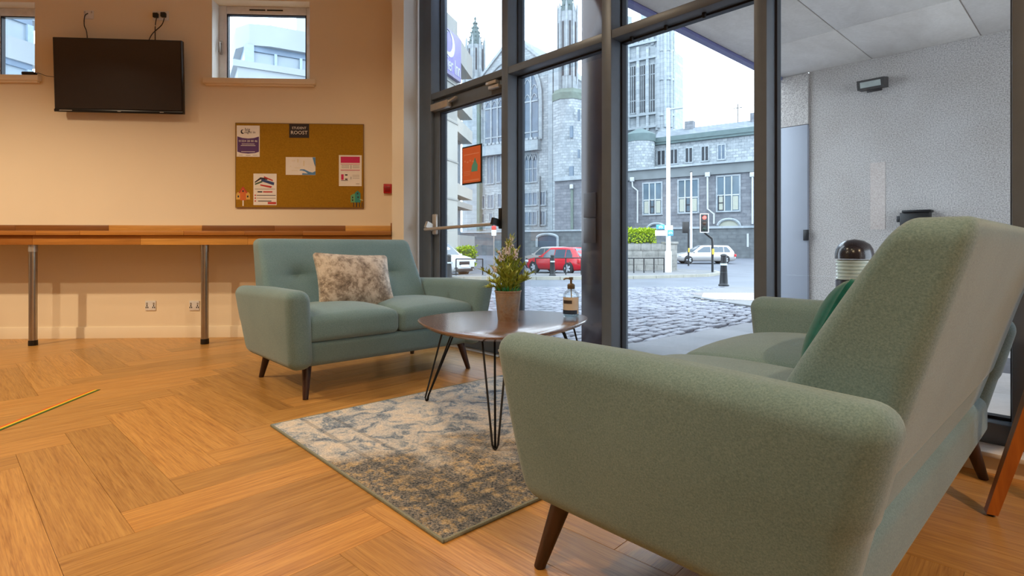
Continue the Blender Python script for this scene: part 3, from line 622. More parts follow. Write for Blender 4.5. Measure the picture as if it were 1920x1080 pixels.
# ================================================================== FURNITURE
def sofa(label, loc, rz, Wd, inset=.19):
    "local: front +x, width along y"
    o = thing('sofa', loc, rz, label, 'sofa', None); hw = Wd/2
    # base rail
    def fb(x, y, z): return (x+(.05*(z+.07)/.14 if x > 0 else 0), y, z)
    MB().rbox(.36, hw-.09, .075, .035, 3, 4, fb, (-.035, 0, .245)).build('seat_base', FABRIC, o)
    # arms: lean outwards, front edge rakes forward towards the top
    for sd in (-1, 1):
        def fa(x, y, z, sd=sd):
            k = (z+.222)/.444                             # 0 bottom 1 top
            k = max(0, min(1, k))
            kb = k if k > .0 else 0
            xx = x+(-.085+.085*kb**.75 if x > 0 else (.11-.11*kb))*min(1, abs(x)/.46)
            sl = -.065*(x/.46)                           # crest falls gently towards the rear? kept level, slight front rise
            bulge = .018*math.sin(math.pi*k)*math.cos(x/.47*math.pi/2)
            tap = (1-k)*.05
            return (xx, y+sd*(bulge-tap), z-(.018 if k > .5 else 0)*(-x/.46 if x < 0 else 0))
        MB().rbox(.474, .068, .222, .058, 4, 9, fa, (-.006, sd*(hw-.078), .390)).build('arm', FABRIC, o)
    # back, raked, tufted
    bw = hw-.135; Nx = [-.60, 0, .60]
    bh_ = .258
    def fk(x, y, z):
        k = (z+bh_)/(2*bh_)
        th = 1.22-.67*k                                  # thinner towards the top
        xx = x*th-.22*k
        yy = y*(1-.035*k)
        if x > .02:
            for u in Nx:
                d2 = ((y-u*bw)**2+(z-.015)**2); xx -= .036*math.exp(-d2/.0022)+.016*math.exp(-d2/.016)
            xx -= .010*math.exp(-((z-.015)/.014)**2)*max(math.exp(-((y-u*bw)/.11)**2) for u in Nx)
            xx += .010*math.sin(math.pi*k)
        return (xx, yy, z)
    bk = MB().rbox(.105, bw, bh_, .044, 3, 26, fk, (-.277, 0, .641)).build('backrest', FABRIC, o)
    for u in Nx:
        MB().rbox(.006, .013, .013, .006, 2, 1).build('button', FABRIC, bk, (-.277+.105*(1.22-.67*.53)-.22*.53-.050, u*bw, .661))
    MB().rbox(.06, bw, .115, .02, 2, 3, lambda x, y, z: (x-.30*z, y, z), (-.315, 0, .30)).build('back_panel', FABRIC, o)
    # two seat cushions
    cw_ = (hw-.15)
    for sd in (-1, 1):
        def fc(x, y, z):
            kx = 1-(x/.33)**2; ky = 1-(y/(cw_/2))**2; c_ = max(0, kx)**.6*max(0, ky)**.5
            return (x+(.018*max(0, ky)*max(0, 1-(z/.065)**2) if x > 0 else 0), y, z+(.058*c_ if z > 0 else 0))
        MB().rbox(.305, cw_/2-.002, .065, .036, 3, 10, fc, (.085, sd*(cw_/2), .382)).build('seat_cushion', FABRIC, o)
    # tapered splayed legs
    for (x, y, dx, dy) in ((.28, hw-inset, .055, .03), (.28, -hw+inset, .055, -.03), (-.33, hw-inset, -.05, .03), (-.33, -hw+inset, -.05, -.03)):
        MB().tube([(x, y, .185), (x+dx, y+dy, .0)], .027, 14, .015).build('leg', WALNUT, o)
    return o
far = sofa('pale teal two-seat sofa by the bench, holding the mottled velvet cushion', (-3.34, 1.79, 0), 0, 1.46)
near = sofa('large pale teal sofa seen from its arm end, backed to the viewer side', (-.685, 1.83, 0), R(180), 1.74, .11)

def pillow(name, loc, rot, w_, h_, t_, mat, label):
    def fp(x, y, z):
        u, v = y/(w_/2), z/(h_/2)
        puff = max(.10, (1-abs(u)**2.6))**.55*max(.10, (1-abs(v)**2.6))**.55
        pin = .07
        return (x*puff, y*(1-pin*(1-abs(v)**2)*abs(u)), z*(1-pin*(1-abs(u)**2)*abs(v)))
    o = MB().rbox(t_/2, w_/2, h_/2, .025, 2, 12, fp).build(name, mat, None, loc); o.rotation_euler = rot; return tag(o, label, 'cushion')
pillow('cushion', (-3.37, 1.70, .622), (R(-3), R(-24), 0), .53, .38, .15, VELVET, 'mottled grey-brown velvet cushion leaning on the far sofa back')
TEALF = plain('teal_fabric', srgb(10, 98, 92), .85, 0, .2, .1, 60, Sheen_Weight=.3)
pillow('cushion', (-.565, 1.97, .595), (0, R(24), 0), .40, .35, .15, TEALF, 'dark teal cushion leaning on the back of the large sofa')

# ---- coffee table
tbx, tby, TBZ = -2.10, 1.89, .47
t_ = thing('coffee_table', (tbx, tby, .0105), 0, 'pebble-shaped walnut coffee table on black hairpin legs', 'table')
ctrl = [(-2.455, 1.60), (-2.21, 1.475), (-1.96, 1.43), (-1.745, 1.475), (-1.655, 1.66), (-1.71, 1.95), (-1.83, 2.22), (-1.99, 2.345), (-2.27, 2.29), (-2.47, 2.06), (-2.535, 1.83)]
out = []; n = len(ctrl)
for i in range(n):
    p0, p1, p2, p3 = [Vector(ctrl[(i+k) % n]) for k in (-1, 0, 1, 2)]
    for k in range(8):
        t = k/8; out.append(.5*((2*p1)+(p2-p0)*t+(2*p0-5*p1+4*p2-p3)*t*t+(3*p1-p0-3*p2+p3)*t**3))
top = MB(); cen = Vector((tbx, tby)); N = len(out); vs = []; fs = []
for (s_, z_) in ((.955, TBZ-.0325), (1.0, TBZ-.0195), (1.0, TBZ-.0135), (.992, TBZ-.0105)):
    for p in out: q = (p-cen)*s_; vs.append((q.x, q.y, z_))
for k in range(3):
    for i in range(N): fs.append((k*N+i, k*N+(i+1) % N, (k+1)*N+(i+1) % N, (k+1)*N+i))
fs += [tuple(range(N))[::-1], tuple(3*N+i for i in range(N))]
top.add(vs, fs).build('table_top', TABLEWOOD, t_)
for (fx, fy, tx, ty) in ((-2.485, 1.668, -2.34, 1.72), (-1.70, 1.475, -1.80, 1.56), (-1.93, 2.36, -1.96, 2.20)):
    d = Vector((fx-tx, fy-ty, 0)).normalized(); e = Vector((-d.y, d.x, 0)); f_ = Vector((fx-tbx, fy-tby, .006)); a_ = Vector((tx-tbx, ty-tby, TBZ-.0325))
    lg = MB()
    for sd in (-1, 1):
        w0 = a_+e*.055*sd; w1 = f_+e*.012*sd+Vector((0, 0, .02)); b0 = a_-d*.05
        lg.tube([w0, w0.lerp(w1, .5), w1, f_+e*.006*sd+Vector((0, 0, .004)), f_, f_-d*.008+Vector((0, 0, .004)), f_-d*.012+Vector((0, 0, .03)), b0], .0048, 8)
    lg.build('leg', BLACKM, t_)
    MB().obox(a_+Vector((0, 0, -.002)), e*.07, d*.045, (0, 0, .0025)).build('leg_plate', BLACKM, t_)
# ---- rug
rx0, rx1, ry0, ry1 = -2.672, -1.283, .916, 2.56
rg = thing('rug', ((rx0+rx1)/2, (ry0+ry1)/2, 0), 0, 'faded blue, grey and gold patterned rug under the coffee table', 'rug')
hx, hy = (rx1-rx0)/2, (ry1-ry0)/2
MB().bbox(-hx+.006, hx-.006, -hy+.006, hy-.006, 0, .010, .003).build('pile', RUG, rg)
ed = plain('rug_binding', srgb(136, 142, 130), .9, 0, .1, .1, 200)
for (a, b, c, d) in ((-hx, hx, -hy, -hy+.010), (-hx, hx, hy-.010, hy), (-hx, -hx+.010, -hy, hy), (hx-.010, hx, -hy, hy)): MB().bbox(a, b, c, d, 0, .0115, .004).build('binding', ed, rg)
# ---- plant pot
pt = thing('potted_plant', (-2.065, 1.878, TBZ), 0, 'lavender-like plant in a weathered metal pot on the coffee table', 'plant')
def m_pot():
    t = NT('weathered_zinc'); n = t.noise(t.coord(), 16, 6, .7); f = t.noise(t.coord(), 90, 3, .8)
    c = t.ramp(n, [(.36, srgb(152, 150, 150)), (.52, srgb(166, 150, 134)), (.66, srgb(150, 112, 82))]); c = t.mix(.25, c, t.ramp(f, [(.3, srgb(90, 70, 55)), (.7, srgb(176, 160, 146))]))
    t.base(c); t.bump(f, .25, .003); return t.set(.55, .5)
POT = m_pot()
MB().lathe([(.050, 0), (.052, .004), (.066, .145), (.069, .148), (.069, .154), (.064, .154), (.062, .14), (.050, .02)], 28, cap=False).lathe([(.0505, .0), (.0505, .003)], 28).build('pot', POT, pt)
MB().lathe([(.0, .137), (.0625, .137)], 20, cap=False).build('soil', plain('soil', srgb(52, 38, 26), .95), pt)
LEAF = m_hedge('plant_leaf', [srgb(96, 124, 40), srgb(158, 176, 74), srgb(200, 208, 136)]); FLOW = plain('lavender_flower', srgb(214, 212, 226), .8, 0, .2, .15, 60); GRASSM = m_hedge('green_leaf', [srgb(28, 120, 78), srgb(60, 150, 96), srgb(110, 180, 120)])
rnd = random.Random(5)
def leaf(mb, p, d, L, w):
    d = d.normalized(); s_ = d.cross(Vector((rnd.uniform(-.3, .3), rnd.uniform(-.3, .3), 1)));
    if s_.length < .1: s_ = d.cross(Vector((1, 0, 0)))
    s_.normalize(); u = s_.cross(d)
    mb.add([p, p+d*L*.5+s_*w+u*w*.2, p+d*L+u*w*.0, p+d*L*.5-s_*w+u*w*.2, p+d*L*.5+u*w*.7], [(0, 1, 4), (1, 2, 4), (2, 3, 4), (3, 0, 4), (0, 3, 2, 1)])
Rt = Vector((cs, sn, 0)); Fw = Vector((-sn, cs, 0))
stems = [(-.128, .01, .255, 0), (.12, .0, .24, 0), (.075, .03, .28, 0), (-.075, .02, .27, 1), (-.045, -.03, .35, 1), (.0, .0, .39, 1), (.018, .02, .42, 1), (.045, -.02, .36, 1), (-.02, .04, .36, 1), (.03, .05, .35, 1), (.05, .0, .30, 0), (-.05, .05, .29, 0), (.095, -.04, .22, 0), (-.09, -.05, .20, 0), (.0, -.06, .27, 0), (.03, -.055, .24, 0), (-.03, -.04, .25, 0), (.06, .06, .26, 0), (-.06, .0, .31, 0), (.02, -.02, .32, 0), (-.01, .06, .31, 0), (.10, .03, .205, 0), (-.02, .0, .28, 0), (.04, .03, .25, 0), (-.11, .03, .165, 0)]
for (a, b, h, fl_) in stems:
    base = Rt*(a*.25+rnd.uniform(-.012, .012))+Fw*(b*.3+rnd.uniform(-.012, .012))+Vector((0, 0, .137)); tip = Rt*a+Fw*b+Vector((0, 0, h+.0))
    mid = base.lerp(tip, .5)+(Rt*-a*.12)+Vector((0, 0, .02)); P = [base, base.lerp(mid, .5), mid, mid.lerp(tip, .5), tip]
    mb = MB().tube(P, .0024, 5, .0012)
    for k in range(64):
        t = rnd.uniform(.12, 1.0); q = base.lerp(mid, t*2) if t < .5 else mid.lerp(tip, t*2-1); ax3 = (tip-base).normalized(); az = rnd.uniform(0, 6.283)
        d = ax3*rnd.uniform(.5, 1.1)+Vector((math.cos(az), math.sin(az), rnd.uniform(-.1, .4)))*.75; leaf(mb, q, d, rnd.uniform(.022, .044), rnd.uniform(.003, .005))
    st = mb.build('stem', LEAF, pt)
    if fl_:
        fb_ = MB()
        for k in range(34):
            t = rnd.uniform(0, 1); q = mid.lerp(tip, .45+.6*t); az = rnd.uniform(0, 6.283); r_ = .011*(1-.55*t)
            fb_.rbox(.0042, .0042, .0050, .0030, 1, 1, None, q+Vector((math.cos(az)*r_, math.sin(az)*r_, rnd.uniform(-.004, .004))))
        fb_.build('flower_spike', FLOW, st)['kind'] = 'stuff'
gb = MB()
for k in range(80):
    az = rnd.uniform(0, 6.283); r_ = rnd.uniform(.02, .058); p = Vector((r_*math.cos(az), r_*math.sin(az), .135)); leaf(gb, p, Vector((math.cos(az)*.5, math.sin(az)*.5, 1)), rnd.uniform(.03, .055), .003)
o = gb.build('grass_tuft', GRASSM, pt); o['kind'] = 'stuff'
# ---- pump bottle
bo = thing('pump_bottle', (-1.945, 2.225, TBZ), 0, 'clear pump bottle with beige and navy label on the coffee table edge', 'bottle')
BG = m_glass('bottle_glass', (.93, .96, .95, 1), 1.6)
body = MB().lathe([(.036, .0), (.041, .004), (.042, .012), (.042, .112), (.040, .124), (.030, .138), (.018, .146), (.0165, .156)], 26).build('bottle', BG, bo)
MB().lathe([(.0375, .006), (.0385, .009), (.0385, .040)], 24).build('liquid', m_glass('clear_gel', (.80, .88, .92, 1), 1.2), bo)
def lab(r, z0, z1, a0, a1, n=14):
    vs = []; fs = []
    for i in range(n+1):
        a = a0+(a1-a0)*i/n
        for (rr, z) in ((r, z0), (r, z1), (r-.0008, z1), (r-.0008, z0)): vs.append((rr*math.cos(a), rr*math.sin(a), z))
    for i in range(n):
        for k in range(4): fs.append((i*4+k, (i+1)*4+k, (i+1)*4+(k+1) % 4, i*4+(k+1) % 4))
    return MB().add(vs, fs)
fa_ = math.atan2(-Fw.y, -Fw.x)-.25
lb = lab(.0432, .020, .108, fa_-1.25, fa_+1.25).build('label', plain('beige_label', srgb(214, 208, 198), .6), bo)
lab(.0438, .018, .040, fa_-1.25, fa_+.95).build('navy_band', plain('navy_label', srgb(38, 58, 88), .5), lb)
lab(.0438, .074, .092, fa_-1.0, fa_+.25).build('dark_panel', plain('dark_label', srgb(64, 58, 58), .5), lb)
pmp = MB().lathe([(.018, .150), (.020, .153), (.020, .172), (.014, .178), (.006, .180), (.006, .198), (.011, .199), (.011, .212), (.004, .214)], 18)
pmp.tube([(0, 0, .206), (-.02, -.02, .206), (-.028, -.03, .200)], .0045, 8); pmp.build('pump_head', plain('bronze_pump', srgb(120, 104, 82), .4, .5), bo)
MB().tube([(0, 0, .15), (.004, 0, .08), (.015, 0, .012)], .003, 6).build('dip_tube', plain('pale_tube', srgb(190, 190, 180), .4), bo)
# ---- striped tape on the floor
a = at_z(-30, 816.5); b = at_z(181, 731); d = (b-a); L = d.length; rz_ = math.atan2(d.y, d.x)
tp = thing('floor_tape', (a.x, a.y, 0), rz_, 'narrow orange, yellow and green striped tape stuck on the plank floor', 'tape')
for i, (nm, c) in enumerate((('green_stripe', srgb(56, 96, 34)), ('yellow_stripe', srgb(232, 200, 40)), ('orange_stripe', srgb(224, 96, 24)))):
    MB().box(0, L-(.004*i), -.021+.014*i, -.007+.014*i, .0002, .0022).build(nm, plain(nm, c, .5, var=.02), tp)
# ---- wooden stool by the window, only one leg in view
f0 = at_z(1858, 966); Cst = f0+Rt*.30-Fw*.18
so = thing('wooden_stool', (Cst.x, Cst.y, 0), 0, 'orange-brown wooden stool leg standing behind the large sofa near the window', 'stool')
for k in range(3):
    a = math.atan2((f0-Cst).y, (f0-Cst).x)+k*math.pi*2/3; r0 = (f0-Cst).length
    u = Vector((math.cos(a), math.sin(a), 0)); v = Vector((-u.y, u.x, 0)); vs = []
    for (rr, z, w_) in ((r0, .008, .018), (r0-.205, .80, .030)):
        c = u*rr+Vector((0, 0, z))
        for (i, j) in ((-1, -1), (1, -1), (1, 1), (-1, 1)): vs.append(c+u*(i*w_*.8)+v*(j*w_))
    lg = MB().add(vs, [(3, 2, 1, 0), (4, 5, 6, 7), (0, 1, 5, 4), (1, 2, 6, 5), (2, 3, 7, 6), (3, 0, 4, 7)]).build('leg', OAKLEG, so)
    MB().lathe([(.010, 0), (.012, .009)], 10, u*r0).build('foot_pad', BLACK, lg)
MB().lathe([(.16, .795), (.175, .80), (.178, .815), (.172, .83), (.0, .833)], 28).build('seat', OAKLEG, so)
# ================================================================== OUTSIDE
ROAD = m_ground('asphalt', srgb(80, 83, 92), srgb(106, 110, 119), .55, .5, 30); PAVE = m_ground('pale_paving', srgb(94, 94, 96), srgb(114, 114, 115), .6, 1.2, 25); PASSP = m_ground('passage_paving', srgb(168, 164, 164), srgb(192, 188, 188), .6, 1.2, 25)
KERB = m_ground('kerb_stone', srgb(135, 133, 124), srgb(160, 156, 145), .7, 2, 30); BED = m_ground('sett_bed', srgb(35, 36, 42), srgb(61, 63, 70), .8, 2, 50); SETT = m_sett()
def LF(l, f): return Vector((cs*l-sn*f, sn*l+cs*f))
# sloping street
FS = [2.0, 3.0, 5, 8, 12, 16.6, 20, 24, 28, 34, 40, 50, 60, 90]
LS = [-60, -30, -12, -6, 0, 6, 12, 30, 60]
def keep_out(p): return p.y > 2.90
mb = MB(); vs = []; fs = []
for f in FS:
    for l in LS: p = LF(l, f); vs.append((p.x, p.y, gz(p.x, p.y)-.03))
n = len(LS)
for i in range(len(FS)-1):
    for j in range(n-1): fs.append((i*n+j, i*n+j+1, (i+1)*n+j+1, (i+1)*n+j))
mb.add(vs, fs)
bm = bmesh.new(); me = mb.mesh('street', ROAD); bm.from_mesh(me)
bmesh.ops.bisect_plane(bm, geom=bm.verts[:]+bm.edges[:]+bm.faces[:], plane_co=(0, 2.93, 0), plane_no=(0, 1, 0), clear_inner=True)
bmesh.ops.bisect_plane(bm, geom=bm.verts[:]+bm.edges[:]+bm.faces[:], plane_co=BW.w(0, .3, 0), plane_no=(-BW.s, BW.c, 0), clear_inner=False, clear_outer=False)
bm.to_mesh(me); bm.free()
st = bpy.data.objects.new('ground', me); COL.objects.link(st); tag(st, 'grey asphalt street sloping away outside the windows', kind='structure')
def slab(mb, pts, top, thick, step=2.5):
    "kerbed slab following the slope; pts as (lateral, forward)"
    P = [LF(*p) for p in pts]; n = len(P)
    vs = [(p.x, p.y, gz(p.x, p.y)+top-thick) for p in P]+[(p.x, p.y, gz(p.x, p.y)+top) for p in P]
    mb.add(vs, [tuple(range(n))[::-1], tuple(range(n, 2*n))]+[(i, (i+1) % n, n+(i+1) % n, n+i) for i in range(n)]); return mb
# setts
SA = R(98.4); sd_ = Vector((math.cos(SA), math.sin(SA))); se_ = Vector((sd_.y, -sd_.x)); SL, SWd = .235, .135
lane = struct('floor_cobbled_lane', label='lane of worn granite setts outside the glazed wall')
setts = []; rs = random.Random(11)
o_ = Vector((-5, 4))
for i in range(-60, 70):
    for j in range(-90, 110):
        p = o_+sd_*((i+.5*(j % 2))*SL)+se_*(j*SWd); f = -sn*p.x+cs*p.y; l = cs*p.x+sn*p.y
        if p.y < 3.75 or f < 4.2 or f > 16.4: continue
        t = l/f*FPX+960
        if not (690 < t < 1560): continue
        if p.x > -3.22: continue
        setts.append((f, p))
setts.sort(key=lambda q: q[0])
smesh = []
for k in range(6):
    tx, ty = rs.uniform(-.05, .05), rs.uniform(-.07, .07)
    smesh.append(MB().rbox(SL/2-.013, SWd/2-.012, .045, .022, 1, 1, lambda x, y, z, tx=tx, ty=ty: (x*(1-.05*(z > 0)), y*(1-.06*(z > 0)), z+(tx*x+ty*y if z > 0 else 0)+(rs.uniform(-.004, .004) if z > 0 else 0))).mesh('sett', SETT, True, 60))
tmpl = [(list(v.co for v in m.vertices), [tuple(p.vertices) for p in m.polygons]) for m in smesh]
rest = MB(); nind = 0
for (f, p) in setts:
    z = gz(p.x, p.y)-.045+rs.uniform(-.014, .014); rot = SA+rs.uniform(-.05, .05); k = rs.randrange(6); t = (p.x-0)
    inview = 826 < (cs*p.x+sn*p.y)/f*FPX+960 < 1418
    if nind < 290 and inview and HY+FPX*(CAMH-gz(p.x, p.y))/f < 655:
        sub('sett', smesh[k], lane, (p.x, p.y, z), (0, 0, rot)); nind += 1
    else:
        c, s = math.cos(rot), math.sin(rot); rest.add([(p.x+v.x*c-v.y*s, p.y+v.x*s+v.y*c, z+v.z) for v in tmpl[k][0]], tmpl[k][1])
o = rest.build('distant_sett', SETT, lane, ang=60); o['kind'] = 'stuff'
bedp = [LF(-9, 4.4), LF(-9, 16.5), LF(9, 16.5), LF(2.2, 4.4)]
slab(MB(), [(-9, 4.2), (-4.5, 4.2), (1.5, 4.2), (2.6, 6.0), (3.4, 8), (5.5, 12), (7.5, 16.5), (0, 16.5), (-10, 16.5)], -.072, .05).build('bedding', BED, lane)
# paving slabs along the glass
px_ = -6.6; k = 0
pv = struct('floor_paving', label='pale paving slabs along the outside of the glazed wall')
while px_ < 2.6:
    w_ = .62
    for (ya, yb) in ((2.99, 3.36), (3.365, 3.74)):
        z = gz(px_, 3.2)-.012+((k*37) % 5-2)*.0006; MB().bbox(px_+.003, px_+w_-.003, ya, yb-.003, z-.05, z, .004).build('paving_slab', PASSP, pv)
        k += 1
    px_ += w_
# passage floor under the canopy
k = 0; DARKP = m_ground('dark_paving', srgb(89, 89, 96), srgb(117, 117, 122), .55, 1.4, 30)
for i in range(9):
    for j in range(6):
        x = -3.2+i*.95; y = 3.75+j*.84
        z = gz(x+.45, y+.4)-.014
        MB().bbox(x+.004, x+.945, y+.004, y+.835, z-.05, z, .004).build('paving_slab', DARKP if i == 0 or (j % 3) == 2 else PASSP, pv)
# far pavement with kerb, and the corner pavement
fp_ = struct('floor_far_pavement', label='pale pavement with stone kerb across the street')
K = [(-14, 23.2), (-6, 23.0), (0, 22.8), (3.0, 22.9), (6.4, 24.5), (9.6, 27.0), (11.2, 29.5), (11.6, 31.5)]
slab(MB(), K+[(10.5, 34.0), (9.0, 36), (5.5, 36), (4.5, 28.6), (0, 28.2), (-6, 28.0), (-14, 28)], .09, .2).build('paving', PAVE, fp_)
for i in range(len(K)-1):
    a, b = K[i], K[i+1]; m = max(1, int(math.hypot(b[0]-a[0], b[1]-a[1])/1.0))
    for q in range(m):
        t0, t1 = q/m+.008/m, (q+1)/m-.008/m; P = [LF(a[0]+(b[0]-a[0])*t, a[1]+(b[1]-a[1])*t) for t in (t0, t1)]
        d = (P[1]-P[0]).normalized(); nrm = Vector((d.y, -d.x))*.16; c = (P[0]+P[1])/2; z = gz(c.x, c.y)+.03
        MB().obox((c.x-nrm.x*.2, c.y-nrm.y*.2, z), (d.x*(P[1]-P[0]).length/2, d.y*(P[1]-P[0]).length/2, (gz(*P[1])-gz(*P[0]))/2), (nrm.x/2, nrm.y/2, 0), (0, 0, .075)).build('kerb_stone', KERB, fp_)
TACT = m_ground('tactile_paving', srgb(148, 138, 135), srgb(165, 158, 156), .7, 3, 60)
cp = struct('floor_corner_pavement', label='pavement corner with tactile paving beyond the passage')
C = [at_z(1308, 556, -.23), at_z(1350, 565, -.22), at_z(1425, 577, -.2), at_z(1560, 590, -.18)]
def tolf(p): return (cs*p.x+sn*p.y, -sn*p.x+cs*p.y)
CL = [tolf(p) for p in C]
slab(MB(), CL+[(12, 10.5), (12, 16), (6.2, 16), (4.6, 13.6), (3.75, 11.6)], .02, .2).build('paving', PAVE, cp)
for i in range(3):
    a, b = CL[i], CL[i+1]; P = [LF(*a), LF(*b)]; d = (P[1]-P[0]).normalized(); nrm = Vector((d.y, -d.x))*.15; c = (P[0]+P[1])/2; ln = (P[1]-P[0]).length/2-.006
    MB().obox((c.x, c.y, gz(c.x, c.y)-.045), (d.x*ln, d.y*ln, (gz(*P[1])-gz(*P[0]))/2), (nrm.x/2, nrm.y/2, 0), (0, 0, .075)).build('kerb_stone', plain('grey_kerb', srgb(89, 91, 94), .6), cp)
t0 = [(3.85, 11.2), (4.9, 10.6), (6.9, 10.9), (6.9, 13.0), (4.6, 13.2)]
tm = slab(MB(), t0, .026, .02).build('tactile_slab', TACT, cp)
blist = MB()
for i in range(40):
    for j in range(26):
        l, f = 4.2+i*.066, 10.9+j*.088
        p = LF(l, f); z = gz(p.x, p.y)+.026; blist.lathe([(.017, z-.002), (.012, z+.006)], 5, (p.x, p.y, 0))
o = blist.build('tactile_stud', TACT, cp); o['kind'] = 'stuff'
# canopy soffit, passage wall, column
ZS = 3.42
ca = struct('ceiling_canopy', label='board-marked concrete canopy soffit over the passage')
CONC = m_concrete('shuttered_concrete', srgb(206, 198, 190), srgb(232, 225, 218))
xs = [-3.38, -2.2, -1.05, .12, 1.3, 2.5, 3.7, 4.9]; ys = [2.99, 4.4, 5.85, 7.3, 8.80]
for i in range(7):
    for j in range(4): MB().bbox(xs[i]+.006, xs[i+1]-.006, ys[j]+.006, ys[j+1]-.006, ZS+((i*3+j*5) % 4)*.003, ZS+.3, .006).build('soffit_panel', CONC, ca)
MB().box(-3.38, 4.9, 2.99, 8.8, ZS+.02, ZS+.45).build('roof_slab', CONC, ca)
MB().box(-3.47, -3.38, 2.99, 8.9, ZS-.03, ZS+.48).build('fascia', plain('blue_grey_fascia', srgb(96, 98, 140), .5), ca)
RC = m_rough('roughcast', srgb(118, 113, 110), srgb(196, 188, 182))
wp = struct('wall_passage', label='pale roughcast wall across the covered passage')
WY = 8.80; FP_X = Frame((0, WY, 0), 0).pix(1517, 400)[0]
MB().box(FP_X, 5.2, WY, WY+.4, -.4, ZS+.45).build('roughcast_face', RC, wp)
FP = Frame((0, WY, 0), 0)
pz = FP.pix(1490, 237)[1]; dx_a, dx_b = FP.pix(1462, 400)[0], FP.pix(1517, 400)[0]
MB().box(dx_a, dx_b, WY-.05, WY+.35, pz, ZS).build('pier_face', RC, wp)
GP = plain('pale_grey_panel', srgb(140, 144, 154), .5, .1, var=.03, scale=2)
dp = thing('steel_panel_door', (dx_a, WY-.05, -.35), 0, 'pale grey steel panel door at the end of the roughcast wall', 'door')
MB().bbox(0, dx_b-dx_a, -.01, .3, 0, pz+.35-.01, .006).build('door_leaf', GP, dp)
MB().bbox(dx_b-dx_a-.05, dx_b-dx_a+.02, -.05, -.008, 1.28, 1.44, .006).build('lock_case', BLACKM, dp)
for (a, b, z0, z1) in ((1620, 1650, 300, 360),): pass
x0, z1 = FP.pix(1632, 306); x1, z0 = FP.pix(1660, 430)
tag(MB().box(x0, x1, WY-.004, WY, z0, z1).build('trim_1', m_rough('patched_render', srgb(160, 144, 136), srgb(196, 184, 176), 70, .5)), 'paler patch of render on the roughcast wall', kind='structure')
# wall light on the roughcast
x, z = FP.pix(1640, 161)
wl = thing('wall_light', (x, WY, z), 0, 'dark bulkhead wall light high on the roughcast wall', 'light')
DK = plain('dark_grey_metal', srgb(62, 60, 60), .45, .3)
MB().prism([(-.19, -.07), (-.22, .05), (0, .09), (0, -.05)], .32, 'x', -.16).build('housing', DK, wl)
lm = MB().obox((0, -.207, -.015), (.12, 0, 0), (0, .006, 0), (0, -.012, .036)).build('lens', plain('milky_lens', srgb(150, 156, 152), .3), wl)
MB().bbox(-.09, .09, -.02, 0, -.08, .10, .006).build('back_plate', DK, wl)
x, z = FP.pix(1719, 409)
wb = thing('wall_box', (x, WY, z), 0, 'small black box on the roughcast wall above the sofa back', 'box')
MB().bbox(-.16, .16, -.14, 0, -.16, .07, .01).build('body', BLACK, wb); MB().bbox(-.13, .18, -.17, 0, .07, .10, .006).bbox(-.2, -.12, -.12, -.02, -.05, .03, .01).build('hood', BLACKM, wb)
# column at the canopy corner
cpos = (-3.24, 4.18); zc = gz(*cpos)
COLM = plain('dark_glossy_column', srgb(66, 58, 62), .18, .2, .6, .08, 3)
cl_ = struct('column_1', (cpos[0], cpos[1], zc), 0, 'dark glossy steel column outside the glass at the canopy corner')
MB().bbox(-.155, .155, -.155, .155, -.05, ZS-zc, .012).build('shaft', COLM, cl_)
MB().bbox(-.11, .03, -.175, -.15, 1.22, 1.45, .006).build('upper_panel', plain('panel_brown', srgb(70, 60, 60), .4), cl_); MB().bbox(-.11, .03, -.175, -.15, .98, 1.21, .006).build('lower_panel', plain('panel_brown', srgb(70, 60, 60), .4), cl_)
# bollard lamp
p = on_ground(1602, 3.35)
bl_ = thing('bollard_light', (p.x, p.y, p.z), 0, 'black domed bollard light with ribbed lens beyond the large sofa', 'bollard')
MB().lathe([(.10, 0), (.10, .70)], 24).build('post', plain('bollard_brown', srgb(50, 42, 46), .35, .2), bl_)
LN = plain('ribbed_lens', srgb(206, 212, 200), .25, 0, .6)
pr_ = []
for k in range(6): pr_ += [(.088, .70+k*.021), (.10, .706+k*.021), (.10, .712+k*.021), (.088, .719+k*.021)]
MB().lathe(pr_, 24).build('lens', LN, bl_)
MB().lathe([(.104, .83), (.104, .855), (.098, .888), (.082, .918), (.05, .940), (.0, .950)], 24).build('dome_cap', plain('dome_brown', srgb(46, 38, 42), .2, .1, .7), bl_)

# ---- bollards, rails, posts
def bollard(px, f, h, label):
    p = on_ground(px, f); o = thing('street_bollard', (p.x, p.y, p.z), 0, label, 'bollard')
    MB().lathe([(.16, 0), (.16, .04), (.13, .07), (.125, .10), (.095, h*.62), (.10, h*.64)], 14).build('base', BLACKM, o)
    MB().lathe([(.102, h*.64), (.102, h*.70)], 14).build('band', plain('pale_band', srgb(180, 190, 190), .5), o)
    MB().lathe([(.092, h*.70), (.085, h*.92), (.10, h*.93), (.09, h*.97), (.04, h)], 14).build('head', BLACKM, o); return o
for o, dz in ((bollard(842, 22.6, 1.02, 'dark bollard in front of the white car'), .0), (bollard(1036, 24.6, .95, 'dark bollard in front of the red hatchback'), .09)): o.location.z += dz
bollard(1357, 17.0, 1.0, 'dark bollard on the pavement corner beside the traffic light')
def hoop_rail(px0, px1, f0, f1, h, posts, label, fend=None):
    a = on_ground(px0, f0); b = on_ground(px1, f1); o = thing('street_railing', a, 0, label, 'railing'); d = b-a
    for k in range(posts):
        t = k/(posts-1); q = d*t; MB().lathe([(.03, 0), (.03, h)], 8, q).build('post', BLACKM, o)
    MB().tube([Vector((0, 0, h)), d+Vector((0, 0, h))], .028, 8).build('top_rail', BLACKM, o); o.location.z += .09
hoop_rail(855, 905, 25.2, 26.0, .75, 2, 'low black hoop rail in front of the white car')
hoop_rail(1004, 1090, 26.5, 25.8, .80, 4, 'low black rail in front of the red hatchback')
